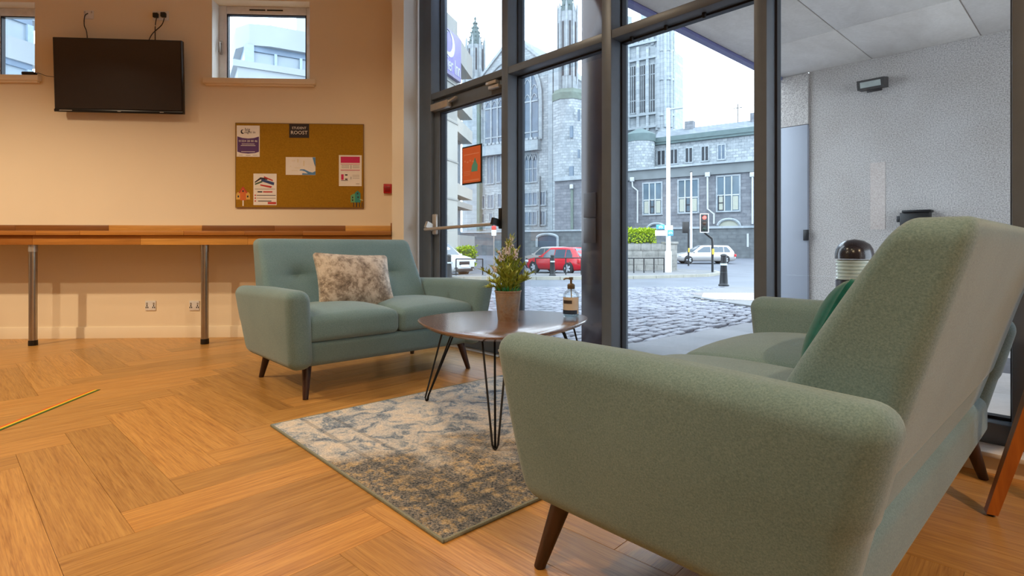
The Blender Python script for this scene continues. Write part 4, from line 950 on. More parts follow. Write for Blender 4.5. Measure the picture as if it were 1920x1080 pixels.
hoop_rail(1150, 1245, 28.0, 28.6, .78, 6, 'low black rail in front of the hedge wall')
# lamp post, white
p = on_ground(1253, 29); lp = thing('lamp_post', p, 0, 'tall white street lamp post beside the hedge wall', 'lamp post')
WP = plain('white_post', srgb(232, 236, 240), .4)
hh = at_f(1253, 203, 29).z-p.z
MB().lathe([(.17, 0), (.17, 1.2), (.12, 1.25), (.09, hh)], 14).build('shaft', WP, lp)
MB().obox((.35*cs, .35*sn, hh-.02), (.42*cs, .42*sn, .06), (-.09*sn, .09*cs, 0), (0, 0, .035)).build('lantern', plain('lamp_grey', srgb(150, 160, 170), .4), lp)
SB = plain('sign_blue', srgb(70, 150, 208), .5, var=.02); SW = plain('sign_white', srgb(236, 240, 244), .5, var=.02)
sg = thing('cycle_sign', at_f(1247, 432, 28.75), TH, 'small blue and white direction signs on the lamp post', 'sign')
MB().bbox(-.46, -.02, -.02, .02, .06, .30, .004).build('blue_plate', SB, sg); MB().bbox(-.02, .40, -.02, .02, .02, .26, .004).build('white_plate', SW, sg); MB().bbox(-.52, .12, -.03, .0, -.28, .0, .004).build('lower_plate', SW, sg); MB().bbox(.12, .42, -.03, .0, -.28, .02, .004).build('cycle_plate', SB, sg)
for (a, b, n_) in ((-.24, .18, 'cycle_mark'), (.27, -.13, 'cycle_mark')):
    rm = MB()
    for dx in (-.06, .06): rm.tube([(a+dx+.045*math.cos(q*math.pi/5), -.036, b-.02+.045*math.sin(q*math.pi/5)) for q in range(11)], .009, 5)
    rm.tube([(a-.06, -.036, b-.02), (a-.02, -.036, b+.05), (a+.05, -.036, b+.05), (a+.06, -.036, b-.02)], .009, 5); rm.build(n_, SW, sg)
p = on_ground(1296, 49); q = thing('flag_pole', p, 0, 'slim white pole behind the silver estate car', 'pole')
MB().lathe([(.10, 0), (.10, 2.0), (.075, at_f(1296, 323, 49).z-p.z)], 10).build('shaft', WP, q); MB().lathe([(.11, at_f(1296, 323, 49).z-p.z), (.11, at_f(1296, 323, 49).z-p.z+.06)], 10).build('pole_cap', BLACKM, q)
def signal(px_base, f, px_head, py0, py1, label, front, cranked):
    p = on_ground(px_base, f); p.z += .05; o = thing('traffic_light', p, TH, label, 'traffic light'); k = f/FPX
    hx = (px_head-px_base)*k; z1 = at_f(px_head, py0, f).z-p.z; z0 = at_f(px_head, py1, f).z-p.z; w = .2
    if cranked: MB().tube([(0, 0, 0), (0, 0, z0-.55), (-.03, 0, z0-.35), (hx*.6, 0, z0-.15), (hx, 0, z0+.0), (hx, .1, z1)], .06, 10).build('pole', BLACKM, o)
    else: MB().tube([(0, 0, 0), (0, 0, z1)], .06, 10).build('pole', BLACKM, o)
    MB().bbox(hx-w, hx+w, -.10, .12, z0, z1, .02).build('signal_head', BLACK, o)
    if front:
        fr = MB(); e = .035; y0, y1 = -.115, -.09
        fr.box(hx-w-e, hx-w, y0, y1, z0-e, z1+e); fr.box(hx+w, hx+w+e, y0, y1, z0-e, z1+e); fr.box(hx-w, hx+w, y0, y1, z1, z1+e); fr.box(hx-w, hx+w, y0, y1, z0-e, z0)
        fr.build('white_border', SW, o); h = z1-z0
        for i, (nm, mt) in enumerate((('red_lamp', m_emit('signal_red', (1, .10, .08, 1), 2.2)), ('amber_lamp', plain('signal_amber_off', srgb(60, 36, 20), .3)), ('green_lamp', plain('signal_green_off', srgb(20, 44, 34), .3)))):
            zc_ = z1-h*(.18+.32*i); MB().lathe([(.0, -.135), (.07, -.130), (.11, -.105)], 16, (hx, 0, zc_), 'y', False).build(nm, mt, o)
            MB().add(*(lambda a: (a.v, a.f))(MB().tube([(hx+.12*math.cos(R(x)), -.16, zc_+.12*math.sin(R(x))) for x in range(20, 165, 24)], .02, 5))).build('visor', BLACK, o)
    MB().bbox(-.05, .05, -.12, -.05, 1.0, 1.3, .01).build('push_button_box', plain('signal_yellow', srgb(226, 188, 60), .5), o); return o
signal(1336, 29.5, 1319.5, 402, 435, 'traffic light showing red on a cranked black pole', True, True)
signal(1291, 40, 1285, 416, 437, 'dark traffic light turned away, beside the slim white pole', False, False)
# no-waiting style red and white post sign near the church door
sgp = thing('bus_stop_sign', on_ground(926, 33), TH, 'small red and white sign on a thin post before the church', 'sign')
zt_ = at_f(926, 423, 33).z-sgp.location.z
MB().lathe([(.03, 0), (.03, zt_-.1)], 8).build('post', GREYI, sgp); MB().bbox(-.14, .14, -.03, .0, zt_-.26, zt_, .005).build('red_plate', REDI, sgp); MB().bbox(-.14, .14, -.03, 0, zt_-.6, zt_-.27, .005).build('white_plate', SW, sgp)
# ---- hedge on its wall
GW = m_granite('garden_wall_stone', srgb(120, 120, 117), srgb(150, 148, 143), srgb(96, 96, 93), .7, .32, .6)
a = on_ground(1120, 31.0); b = on_ground(1268, 31.8); d = b-a; hw_ = thing('garden_wall', a, math.atan2(d.y, d.x), 'grey stone garden wall under the hedge', 'wall'); Lw = Vector((d.x, d.y)).length
zh = at_f(1200, 457, 31.3).z-a.z
rows = 4; rw = random.Random(3); blk = MB().bbox(-.5, .5, -.02, .35, 0, 1, .0).mesh('wall_stone', GW)
for r_ in range(rows):
    x = 0.0
    while x < Lw-.65:
        l = min(rw.uniform(.55, 1.1), Lw-.62-x)
        if l < .15: break
        MB().bbox(x+.008, x+l-.008, rw.uniform(-.015, .01), .4, zh*r_/rows+.008, zh*(r_+1)/rows-.008, .012).build('wall_stone', GW, hw_); x += l
MB().box(0, Lw-.6, .03, .42, 0, zh).build('wall_core', GW, hw_); MB().bbox(Lw-.62, Lw, -.12, .5, 0, zh-.02, .02).build('end_pier', GW, hw_); MB().bbox(Lw-.68, Lw+.06, -.18, .56, zh-.02, zh+.12, .02).build('pier_cap', GW, hw_)
def hedge(name, a, b, dep, z0, z1, n, label, seed, mat):
    d = b-a; o = thing(name, a, math.atan2(d.y, d.x), label, 'hedge'); L_ = Vector((d.x, d.y)).length; r_ = random.Random(seed); mb = MB(); core = MB()
    core.rbox(L_/2-.1, dep/2-.1, (z1-z0)/2-.12, .15, 2, 4, None, (L_/2, dep/2, (z0+z1)/2-.05)); core.build('hedge_core', plain('dark_hedge', srgb(58, 78, 20), .8), o)
    for k in range(n):
        x, y, z = r_.uniform(0, L_), r_.uniform(0, dep), z0+(z1-z0)*(r_.random()**.7)*(.86+.2*r_.random())
        dr_ = Vector((r_.uniform(-1, 1), r_.uniform(-1, .6), r_.uniform(-.2, 1))).normalized(); s_ = dr_.cross(Vector((r_.random(), r_.random(), r_.random()))).normalized(); q = Vector((x, y, z)); l = r_.uniform(.08, .17); w = l*.3
        mb.add([q, q+dr_*l*.5+s_*w, q+dr_*l, q+dr_*l*.5-s_*w], [(0, 1, 2, 3)])
    mb.build('foliage', mat, o)['kind'] = 'stuff'; return o
HG = m_hedge('yellow_green_leaf', [srgb(86, 112, 16), srgb(150, 174, 32), srgb(200, 214, 76)])
ha = Vector((a.x, a.y, a.z)); hb = ha+(d*((Lw-1.1)/Lw)); wdir = Vector((d.x, d.y, 0)).normalized(); wn = Vector((-wdir.y, wdir.x, 0))
hedge('hedge', ha+wn*.15, hb+wn*.15, .9, zh+.0, zh+.85, 5200, 'bright yellow-green hedge on top of the garden wall', 4, HG)
c0 = on_ground(866, 36); c1 = on_ground(897, 37)
hedge('shrub', c0, c1, .9, .1, 1.45, 1500, 'bright green shrub behind the white car', 9, HG)
# ---- cars
TYRE = plain('tyre_rubber', srgb(34, 34, 38), .8); HUB = plain('alloy_wheel', srgb(170, 174, 182), .4, .2); CGL = plain('car_glass', srgb(60, 74, 86), .08, 0, .8, .02); LAMPG = plain('lamp_glass', srgb(196, 204, 212), .15, .2, .7); TAIL = plain('tail_lamp_red', srgb(176, 26, 34), .25)
def car(label, px, f, head, L, Wc, H, paint, roof0, roof1, boot, hood=.66, nm='car', dz=0):
    "local: nose +x.  roof0/roof1: where the roof starts and ends (fraction from the tail); boot: height of the tail"
    p = on_ground(px, f); p.z += dz-.03; o = thing(nm, p, head, label, 'car'); hw = Wc/2
    X = lambda u: -L/2+L*u
    wsb = roof1+.17                                       # foot of the windscreen
    ST = [(0.0, .42, .40, .62*boot/H*H, .84), (.02, .30, .26, boot*.78, .93), (.06, .24, .2, boot*.86, .97)]
    def belt(u):
        if u < wsb: return H*.60
        return H*.60-(H*.60-H*.47)*((u-wsb)/(1-wsb))**1.6
    def roof(u):
        if u <= .015: return boot*.62
        if u < roof0: k = (u-.015)/(roof0-.015); return boot*.62+(H-boot*.62)*(k**.55)
        if u < roof1: return H-.03*((u-(roof0+roof1)/2)/.25)**2
        if u < wsb: k = (u-roof1)/(wsb-roof1); return H-.03-(H-.03-belt(wsb)-.02)*k**1.15
        return belt(u)+.03
    def half(u): return hw*(1-.16*abs(2*u-1)**3.2)
    def low(u): return .20+.10*max(0, abs(2*u-1)-.86)/.14
    us = [0, .015, .04, .09, .15, .22, .30, .38, .46, .54, .62, .68, .74, .80, .86, .91, .95, .98, 1.0]
    us = sorted(set(us+[roof0, roof1, wsb]))
    rings = []
    for u in us:
        h_, b_, r_, z0 = half(u), min(belt(u), roof(u)-.01), roof(u), low(u)
        cab = max(0, min(1, (r_-b_)/(H*.35))); wt = h_*(1-.20*cab)
        nose = max(0, (u-.97)/.03); tail = max(0, (.03-u)/.03)
        sq = 1-.10*max(nose, tail)
        pts = [(h_*.86*sq, z0), (h_*.97*sq, z0+.10), (h_*1.0*sq, z0+(b_-z0)*.5), (h_*.985*sq, b_-.04), (h_*.955*sq, b_), (wt*.97*sq+.0, b_+(r_-b_)*.86), (wt*.86*sq, r_-.012), (wt*.45*sq, r_+.012*cab), (0, r_+.018*cab)]
        rings.append([(X(u), y, z) for y, z in pts]+[(X(u), -y, z) for y, z in pts[-2::-1]])
    m = len(rings[0]); vs = [q for r_ in rings for q in r_]; fs = []
    for i in range(len(rings)-1):
        for j in range(m-1): fs.append((i*m+j, i*m+j+1, (i+1)*m+j+1, (i+1)*m+j))
        fs.append((i*m+m-1, i*m, (i+1)*m, (i+1)*m+m-1))
    fs += [tuple(range(m)), tuple((len(rings)-1)*m+j for j in range(m))[::-1]]
    MB().add(vs, fs).build('body', paint, o, ang=50)
    def side(u, k):                                       # point on the glasshouse side at height share k
        h_, b_, r_ = half(u), belt(u), roof(u); cab = max(0, min(1, (r_-b_)/(H*.35))); wt = h_*(1-.20*cab)
        y0, y1 = h_*.955, wt*.97; return (X(u), y0+(y1-y0)*k/.86+.006, b_+(r_-b_)*k)
    def pane(u0, u1, sdv, k1a=.80, k1b=.80):
        P = [side(u0, .06), side(u1, .06), side(u1, k1b), side((u0+u1)/2, max(k1a, k1b)), side(u0, k1a)]
        P = [(x, y*sdv, z) for x, y, z in P]; Q = [(x, y-.012*sdv, z) for x, y, z in P]; n_ = 5
        MB().add(P+Q, [tuple(range(5)), tuple(range(5, 10))[::-1]]+[(i, (i+1) % 5, 5+(i+1) % 5, 5+i) for i in range(5)]).build('side_window', CGL, o)
    B = [roof0*.72+.02, roof0+.10, (roof0+roof1)/2+.09, roof1+.08]
    for sdv in (-1, 1):
        pane(B[0], B[1]-.012, sdv, .35, .80); pane(B[1], B[2]-.012, sdv); pane(B[2], B[3], sdv, .80, .42)
    def cross(u0, u1, nm_, k=.86):
        P = []
        for u, kk in ((u0, 1), (u1, 1)):
            h_, b_, r_ = half(u), belt(u), roof(u); cab = max(0, min(1, (r_-b_)/(H*.35))); wt = h_*(1-.20*cab); P += [(X(u), -wt*.80, r_), (X(u), wt*.80, r_)]
        nrm = Vector((1 if u0 > .5 else -1, 0, .8)).normalized()*.018
        P = [Vector(P[0]), Vector(P[1]), Vector(P[3]), Vector(P[2])]; A = [q+nrm for q in P]; C_ = [q-nrm for q in P]
        MB().add(A+C_, [(0, 1, 2, 3), (7, 6, 5, 4)]+[(i, (i+1) % 4, 4+(i+1) % 4, 4+i) for i in range(4)]).build(nm_, CGL, o)
    cross(roof1+.015, wsb-.012, 'windscreen'); cross(.035, roof0*.86, 'rear_window')
    wr = .325 if H < 1.55 else .345
    for u in (.19, .81):
        for sdv in (-1, 1):
            y = sdv*(half(u)-.095)
            MB().lathe([(wr+.035, -.09), (wr+.035, .080)], 22, (X(u), y, wr+.03), 'y').build('wheel_arch', BLACK, o)
            w = MB().lathe([(wr*.62, -.1), (wr*.93, -.1), (wr, -.07), (wr, .07), (wr*.93, .1), (wr*.62, .1)], 24, (X(u), y+.012*sdv, wr), 'y').build('wheel', TYRE, o)
            hb_ = MB().lathe([(wr*.60, -.085), (wr*.66, -.1), (wr*.66, .1), (wr*.60, .085)], 20, (X(u), y+.012*sdv, wr), 'y')
            for k in range(5):
                a = 2*math.pi*k/5; hb_.obox((X(u)+.5*wr*.62*math.cos(a), y+sdv*.105, wr+.5*wr*.62*math.sin(a)), (.31*wr*math.cos(a), 0, .31*wr*math.sin(a)), (0, .012, 0), (-.05*math.sin(a), 0, .05*math.cos(a)))
            hb_.build('hub', HUB, w)
    for sdv in (-1, 1):
        MB().rbox(.12, .19, .075, .04, 2, 1, None, (X(.962), sdv*hw*.74, H*.455)).build('headlamp', LAMPG, o)
        MB().rbox(.09, .14, .11, .03, 2, 1, None, (X(.018), sdv*hw*.76, boot*.64)).build('tail_lamp', TAIL, o)
        MB().rbox(.06, .07, .05, .03, 2, 1, None, (X(wsb-.03), sdv*(hw*.98), belt(wsb-.03)+.06)).build('wing_mirror', paint, o)
        MB().rbox(.05, .13, .06, .03, 2, 1, None, (X(.99), sdv*hw*.60, .42)).build('fog_lamp', BLACK, o)
    MB().rbox(.03, .34, .085, .025, 2, 1, None, (X(1.0), 0, H*.40)).build('grille', BLACK, o); MB().rbox(.03, hw*.62, .07, .03, 2, 1, None, (X(1.0), 0, .33)).build('lower_grille', BLACK, o)
    MB().bbox(X(1.0)-.01, X(1.0)+.036, -.26, .26, .47, .58, .003).build('number_plate', SW, o); MB().bbox(X(0)-.012, X(0)+.01, -.26, .26, .5, .61, .003).build('number_plate', plain('yellow_plate', srgb(232, 204, 90), .5), o)
    return o
CW = plain('white_car_paint', srgb(192, 194, 196), .2, 0, .6, .01); CR = plain('red_car_paint', srgb(166, 12, 30), .2, 0, .6, .02); CSV = plain('silver_car_paint', srgb(166, 163, 161), .25, .35, .6, .02)
car('white sport utility car parked facing the viewer, by the hotel', 812, 28.0, TH+R(320), 4.5, 1.84, 1.64, CW, .14, .60, 1.22, nm='car', dz=.05)
car('bright red hatchback parked behind the low black rail', 1050, 31.0, TH+R(180-46), 4.05, 1.72, 1.46, CR, .15, .55, 1.12)
car('silver estate car crossing at the far junction', 1319, 45.5, TH+R(180), 4.8, 1.84, 1.50, CSV, .12, .58, 1.06)
car('pale silver car mostly hidden behind the red hatchback', 1030, 38, TH+R(180-50), 4.2, 1.74, 1.48, CSV, .15, .55, 1.1)
# ================================================================== BUILDINGS ACROSS THE STREET
p0 = at_f(1350, HY, 60); FA = Frame((p0.x, p0.y, 0), 12.3)
GR = m_granite('pale_granite', srgb(116, 124, 130), srgb(168, 174, 178), srgb(92, 100, 108), .62, .34, .3); GD = m_granite('dark_granite', srgb(90, 94, 102), srgb(126, 129, 134), srgb(76, 78, 86), .9, .36, .45); GS = m_granite('dressed_granite', srgb(128, 137, 143), srgb(156, 163, 168), srgb(112, 120, 128), 2.2, .6, .35); GL_ = m_granite('basement_granite', srgb(86, 91, 95), srgb(107, 112, 115), srgb(71, 74, 79), .9, .4, .5)
COPP = plain('copper_green', srgb(86, 102, 104), .7, 0, .3, .08, 2); SLATE = m_granite('roof_slate', srgb(109, 116, 125), srgb(128, 136, 143), srgb(94, 101, 109), .5, .25); MOSS = plain('mossy_stone', srgb(100, 112, 106), .85, 0, .2, .1, 2)
WGL = plain('leaded_glass', srgb(74, 92, 110), .2, 0, .6, .12, .8); WDK = plain('louvre_dark', srgb(34, 40, 48), .6); WOF = plain('office_glass', srgb(85, 103, 116), .15, 0, .6, .15, .6); WFR = plain('window_white', srgb(166, 170, 173), .5)
ZB = -1.2
def PX(px, py=HY, y=0): return FA.pix(px, py, y)
def rect(mb, x0, x1, t, b, y=0.0, d=.4, bev=None):
    m = (x0+x1)/2; xa = PX(x0, HY, y)[0]; xb = PX(x1, HY, y)[0]; z1 = PX(m, t, y)[1]; z0 = PX(m, b, y)[1] if b is not None else ZB
    mb.box(xa, xb, y, y+d, z0, z1); return mb
def win(o, x0, x1, t, b, lights=1, y=0.0, rows=(), glass=None, fr=None, bar=.05, nm='window', fo=None):
    "a window set in a raised stone frame, with mullions and transoms"
    m = (x0+x1)/2; xa, xb = PX(x0, HY, y)[0], PX(x1, HY, y)[0]; z1, z0 = PX(m, t, y)[1], PX(m, b, y)[1]
    w = MB(); e = .16
    w.box(xa-e, xa, y-.10, y+.05, z0-e, z1+e); w.box(xb, xb+e, y-.10, y+.05, z0-e, z1+e); w.box(xa, xb, y-.10, y+.05, z1, z1+e); w.box(xa-.05, xb+.05, y-.18, y+.05, z0-e, z0)
    wo = w.build(nm, fo or fr or GS, o); MB().box(xa, xb, y-.03, y+.03, z0, z1).build('pane', glass or WGL, wo)
    for k in range(1, lights): c = xa+(xb-xa)*k/lights; MB().box(c-bar, c+bar, y-.11, y-.03, z0, z1).build('mullion', fr or GS, wo)
    for r_ in rows: c = z0+(z1-z0)*r_; MB().box(xa, xb, y-.08, y-.03, c-.06, c+.06).build('transom', fr or GS, wo)
    return wo
def turret(o, pc, rpx, t, b, y, nm, mat, n=8, t2=None):
    x, z1 = PX(pc, t, y); z0 = PX(pc, b, y)[1] if b is not None else ZB; r_ = PX(pc+rpx, HY, y)[0]-x
    mb = MB().lathe([(r_, z0), (r_ if t2 is None else r_*t2, z1)], n, (x, y, 0)); return mb.build(nm, mat, o, ang=30), x, z0, z1, r_
# ---- church
ch = thing('granite_church', FA.loc, FA.rot, 'pale granite gothic church with arched window and two spired turrets', 'church')
zz = lambda px, py, y=0: PX(px, py, y)
gx0, gx1 = PX(880)[0], PX(1036)[0]; ap = zz(962, 70); e0 = zz(884, 172); e1 = zz(1034, 128)
MB().prism([(gx0, ZB), (gx1, ZB), (gx1, e1[1]), ap, (gx0, e0[1])], 14, 'y', 0).build('gable_wall', GR, ch)
rf = MB()
for (q0, q1) in ((e0, ap), (ap, e1)):
    d = Vector((q1[0]-q0[0], q1[1]-q0[1])); nn = Vector((-d.y, d.x)).normalized()*.35
    rf.prism([q0, q1, (q1[0]+nn.x, q1[1]+nn.y), (q0[0]+nn.x, q0[1]+nn.y)], 14.4, 'y', -.25)
rf.build('gable_coping', GS, ch)
for (x0, x1, t, nm) in ((893, 899, 160, MOSS), (870, 880, 200, GS), (1028, 1036, 105, GS), (1038, 1047, 120, GS)):
    rect(MB(), x0, x1, t, None, -.7, 1.0).build('buttress', nm, ch)
# arched great window
def arch(x0, x1, spr, apx, b, y, grow=0.0):
    a, c = PX(x0, HY, y)[0]-grow, PX(x1, HY, y)[0]+grow; zs = PX((x0+x1)/2, spr, y)[1]; zt = PX((x0+x1)/2, apx, y)[1]+grow; z0 = PX((x0+x1)/2, b, y)[1]-grow*.3; m = (a+c)/2; P = [(a, z0), (c, z0)]
    for k in range(9): t = k/8*math.pi/2; P.append((m+(c-m)*math.cos(t)**.9, zs+(zt-zs)*math.sin(t)**.95))
    for k in range(7, -1, -1): t = k/8*math.pi/2; P.append((m-(m-a)*math.cos(t)**.9, zs+(zt-zs)*math.sin(t)**.95))
    return P, a, c, z0, zs, zt
Pg, a_, c_, z0_, zs_, zt_ = arch(911, 1010, 196, 120, 266, -.05); Pf = arch(911, 1010, 196, 120, 266, -.05, .55)[0]
gw = MB().prism(Pf, .14, 'y', -.14).build('great_window', GS, ch); MB().prism(Pg, .06, 'y', -.20).build('pane', WGL, gw)
def atop(x): m = (a_+c_)/2; u = abs((x-m)/((c_-a_)/2)); return zs_+(zt_-zs_)*math.sqrt(max(0, 1-u**2.1))
for k in range(1, 8): x = a_+(c_-a_)*k/8; MB().box(x-.10, x+.10, -.34, -.18, z0_, atop(x)-.1).build('mullion', GS, gw)
for zq in (z0_+(zs_-z0_)*.18, zs_-.1): MB().box(a_, c_, -.30, -.18, zq-.09, zq+.09).build('transom', GS, gw)
for k in range(8):
    x = a_+(c_-a_)*(k+.5)/8; top_ = atop(x)-.35
    for zz_ in (zs_+.3, zs_+.3+(top_-zs_)*.5):
        if zz_+.5 < top_: MB().tube([(x-.42, -.25, zz_), (x-.25, -.25, zz_+.40), (x, -.25, zz_+.58), (x+.25, -.25, zz_+.40), (x+.42, -.25, zz_)], .07, 5).build('tracery', GS, gw)
ring = [(x, -.26, z) for x, z in Pf[1:]+Pf[:1]]
MB().tube(ring[:-1]+[ring[-1]], .14, 6).build('hood_mould', GS, gw)
bl_x0, bl_x1 = PX(906)[0], PX(1014)[0]; bz1, bz0 = zz(962, 269)[1], zz(962, 285)[1]
bp_ = MB().box(bl_x0, bl_x1, -.8, .1, bz0, bz1).build('parapet', GS, ch)
for k in range(14): x = bl_x0+(bl_x1-bl_x0)*(k+.5)/14; MB().box(x-.22, x+.22, -.85, -.6, bz1, bz1+.3).build('merlon', GS, bp_); 
MB().box(bl_x0-.1, bl_x1+.1, -.95, .1, bz0-.25, bz0).build('string_course', GS, ch)
for (x0, x1, t, b, n, rows) in ((985, 1007, 290, 341, 3, (.48,)), (914, 926, 284, 344, 2, ()), (932, 939, 282, 341, 1, ()), (984, 1007, 362, 384, 3, ()), (1013, 1023, 360, 384, 2, ()), (900, 909, 368, 391, 2, ()), (915, 926, 366, 390, 2, ()), (934, 940, 364, 388, 1, ()),
                              (985, 1006, 398, 421, 3, ()), (1013, 1023, 397, 421, 2, ()), (902, 908, 402, 417, 1, ()), (918, 924, 400, 415, 1, ())):
    win(ch, x0, x1, t, b, n, -.0, rows, bar=.045)
for k in range(3): c = 985+22*(k+.5)/3; MB().tube([(PX(c-3)[0], -.2, zz(c, 300)[1]), (PX(c-1.5)[0], -.2, zz(c, 293)[1]), (PX(c)[0], -.2, zz(c, 291)[1]), (PX(c+1.5)[0], -.2, zz(c, 293)[1]), (PX(c+3)[0], -.2, zz(c, 300)[1])], .08, 5).build('tracery', GS, ch)
MB().box(PX(902)[0], PX(910)[0], -.12, .02, ZB, zz(906, 438)[1]).build('side_door', WDK, ch)
rect(MB(), 1011, 1012.5, 330, 425, -.25, .15).build('downpipe', plain('pipe_grey', srgb(79, 88, 94), .5), ch)
# left spired turret
def spire(o, pc, r_low, r_up, y_low, y_up, y_sp, yoff, top_px, crown=8):
    turret(o, pc, r_low, y_low, None, yoff, 'turret', GS); tu, x, z0, z1, r_ = turret(o, pc, r_up, y_up, y_low+2, yoff, 'pinnacle_stage', GS)
    zt = PX(pc, top_px, yoff)[1]
    for k in range(8):
        a = math.pi/8+k*math.pi/4; c = (x+r_*1.02*math.cos(a), yoff+r_*1.02*math.sin(a))
        MB().lathe([(.16, z0), (.16, z1+.6), (.0, z1+1.5)], 4, (c[0], c[1], 0), cap=False).build('corner_shaft', GS, tu)
        b = MB().box(-.12, .12, -.02, .10, z0+(z1-z0)*.25, z1-(z1-z0)*.12); 
        M = Matrix.Translation((x+r_*.93*math.cos(a+math.pi/8), yoff+r_*.93*math.sin(a+math.pi/8), 0)) @ Matrix.Rotation(a+math.pi/8-math.pi/2, 4, 'Z'); b.xf(M); b.build('slit_light', WDK, tu)
        rl = (PX(pc+r_low, HY, yoff)[0]-x); zl = z0; d = (x+rl*math.cos(a), yoff+rl*math.sin(a))
        MB().lathe([(.20, zl-3.0), (.20, zl+.5), (.0, zl+1.6)], 4, (d[0], d[1], 0), cap=False).build('flanking_pinnacle', GS, o)
    sp = MB().lathe([(r_*.80, z1), (r_*.42, z1+(zt-z1)*.5), (.05, zt)], 8, (x, yoff, 0)).build('spire', COPP, o)
    for k in range(8):
        for q in range(1, 6):
            t = q/6; rr = r_*(.80-.38*t*2 if t < .5 else .42*(1-(t-.5)*2)+.04*(t-.5)); a = math.pi/8*0+k*math.pi/4; z = z1+(zt-z1)*t
            MB().obox((x+rr*math.cos(a), yoff+rr*math.sin(a), z), (.16*math.cos(a), .16*math.sin(a), .03), (-.07*math.sin(a), .07*math.cos(a), 0), (0, 0, .09)).build('crocket', COPP, sp)
    MB().lathe([(.0, zt-.1), (.22, zt), (.0, zt+.5)], 6, (x, yoff, 0), cap=False).build('finial', COPP, sp)
spire(ch, 891, 19, 14, 150, 88, None, .6, 36)
spire(ch, 1064, 23, 15.5, 184, 26, None, 1.0, -50)
tw_, tx_, _, _, tr_ = turret(ch, 1066, 27, 186, None, .2, 'stair_tower', GR)
MB().lathe([(tr_*1.04, zz(1066, 192, .2)[1]), (tr_*1.06, zz(1066, 180, .2)[1]), (tr_*.9, zz(1066, 172, .2)[1])], 8, (tx_, .2, 0)).build('mossy_band', MOSS, ch, ang=30)
for (x0, x1, t, b) in ((1068, 1073, 236, 258), (1083, 1085.5, 205, 226), (1083, 1085.5, 280, 296), (1067, 1074, 312, 332)):
    rect(MB(), x0, x1, t, b, -tr_-.02+.25 if x0 < 1080 else -tr_*.75+.2, .3).build('slit_window', WGL, ch)
# church nave roof behind, falling to the right
# ---- low dark block and base wall, both in front of the church
wg = thing('granite_wing', FA.loc, FA.rot, 'long dark granite wing with three tall windows and a pale upper storey', 'building')
rect(MB(), 1040, 1147, 334, None, -2.6, 6).build('low_block', GD, ch); rect(MB(), 1038, 1147, 328, 336, -2.9, .6).build('low_coping', GS, ch)
rect(MB(), 1070, 1074, 355, None, -2.75, .2).build('green_stain_pipe', MOSS, ch)
MB().rbox(.22, .14, .28, .08, 2, 1, None, (PX(1072, HY, -2.8)[0], -2.85, PX(1072, 350, -2.8)[1])).build('rainwater_head', WFR, ch)
# main dark block
Y0 = 0.0
rect(MB(), 1160, 1436, 318, None, Y0, 9).build('lower_storey', GD, wg)
zc1, zc0 = PX(1290, 308.5, Y0)[1], PX(1290, 331, Y0)[1]
xa, xb = PX(1160)[0], PX(1436)[0]
MB().box(xa, xb+.2, -.5, .2, zc1-.25, zc1).build('cornice', GS, wg); MB().box(xa, xb+.1, -.22, .1, zc0, zc1-.25).build('frieze', plain('smooth_stone', srgb(109, 115, 118), .8, 0, .2, .06, 1), wg)
for (x0, x1, t, b) in ((1207, 1240, 344, 401), (1273, 1308.5, 338, 398), (1345.5, 1386, 331, 395)):
    wo = win(wg, x0, x1, t, b, 3, Y0, (.46,), WOF, WFR, .06, fo=GS); m = (x0+x1)/2
    xa_, xb_ = PX(x0)[0], PX(x1)[0]; z1, z0 = PX(m, t)[1], PX(m, b)[1]; s_ = (xb_-xa_)/3; k = 1 if x0 < 1340 else 0
    MB().box(xa_+s_*k+.1, xa_+s_*(k+1)-.1, -.09, -.03, z0+.05, z0+.12).box(xa_+s_*k+.08, xa_+s_*k+.16, -.09, -.03, z0+.1, z0+(z1-z0)*.46).box(xa_+s_*(k+1)-.16, xa_+s_*(k+1)-.08, -.09, -.03, z0+.1, z0+(z1-z0)*.46).box(xa_+s_*k+.1, xa_+s_*(k+1)-.1, -.09, -.03, z0+(z1-z0)*.22, z0+(z1-z0)*.25).build('open_sash', ALUD, wo)
    for kk in range(3):
        if (kk+int(x0)) % 2: MB().box(xa_+s_*kk+.1, xa_+s_*(kk+1)-.1, -.05, -.03, z0+.1, z0+(z1-z0)*.42).build('blind', plain('pale_blind', srgb(151, 154, 143), .7), wo)
for px in (1197, 1328, 1412):
    MB().tube([(PX(px-10 if px < 1400 else px)[0], -.3, PX(px, 338)[1]), (PX(px-9 if px < 1400 else px)[0], -.3, PX(px, 350)[1]), (PX(px)[0], -.3, PX(px, 358)[1]), (PX(px)[0], -.3, PX(px, 418)[1])] if px == 1197 else [(PX(px)[0], -.3, PX(px, 330)[1]), (PX(px)[0], -.3, PX(px, 392)[1]), (PX(px+12 if px == 1328 else px)[0], -.3, PX(px, 402)[1]), (PX(px+12 if px == 1328 else px)[0], -.3, PX(px, 420)[1])], .10, 8).build('downpipe', WFR, wg)
    c = px-10 if px == 1197 else px; MB().rbox(.26, .14, .26, .06, 2, 1, None, (PX(c)[0], -.3, PX(c, 328 if px != 1197 else 337)[1])).build('rainwater_head', WFR, wg)
for (x0, x1, t, b) in ((1213, 1250, 419, 436), (1346, 1388, 411, 428)):
    Pq = arch(x0, x1, b-2, t, b+6, -.05)[0]; MB().prism(Pq, .10, 'y', -.10).build('basement_arch', WOF if x0 < 1300 else plain('pale_blind', srgb(151, 154, 143), .7), wg)
    q = [(x, -.16, z) for x, z in Pq[1:]+Pq[:1]]; MB().tube(q, .16, 6).build('arch_stones', GS, wg)
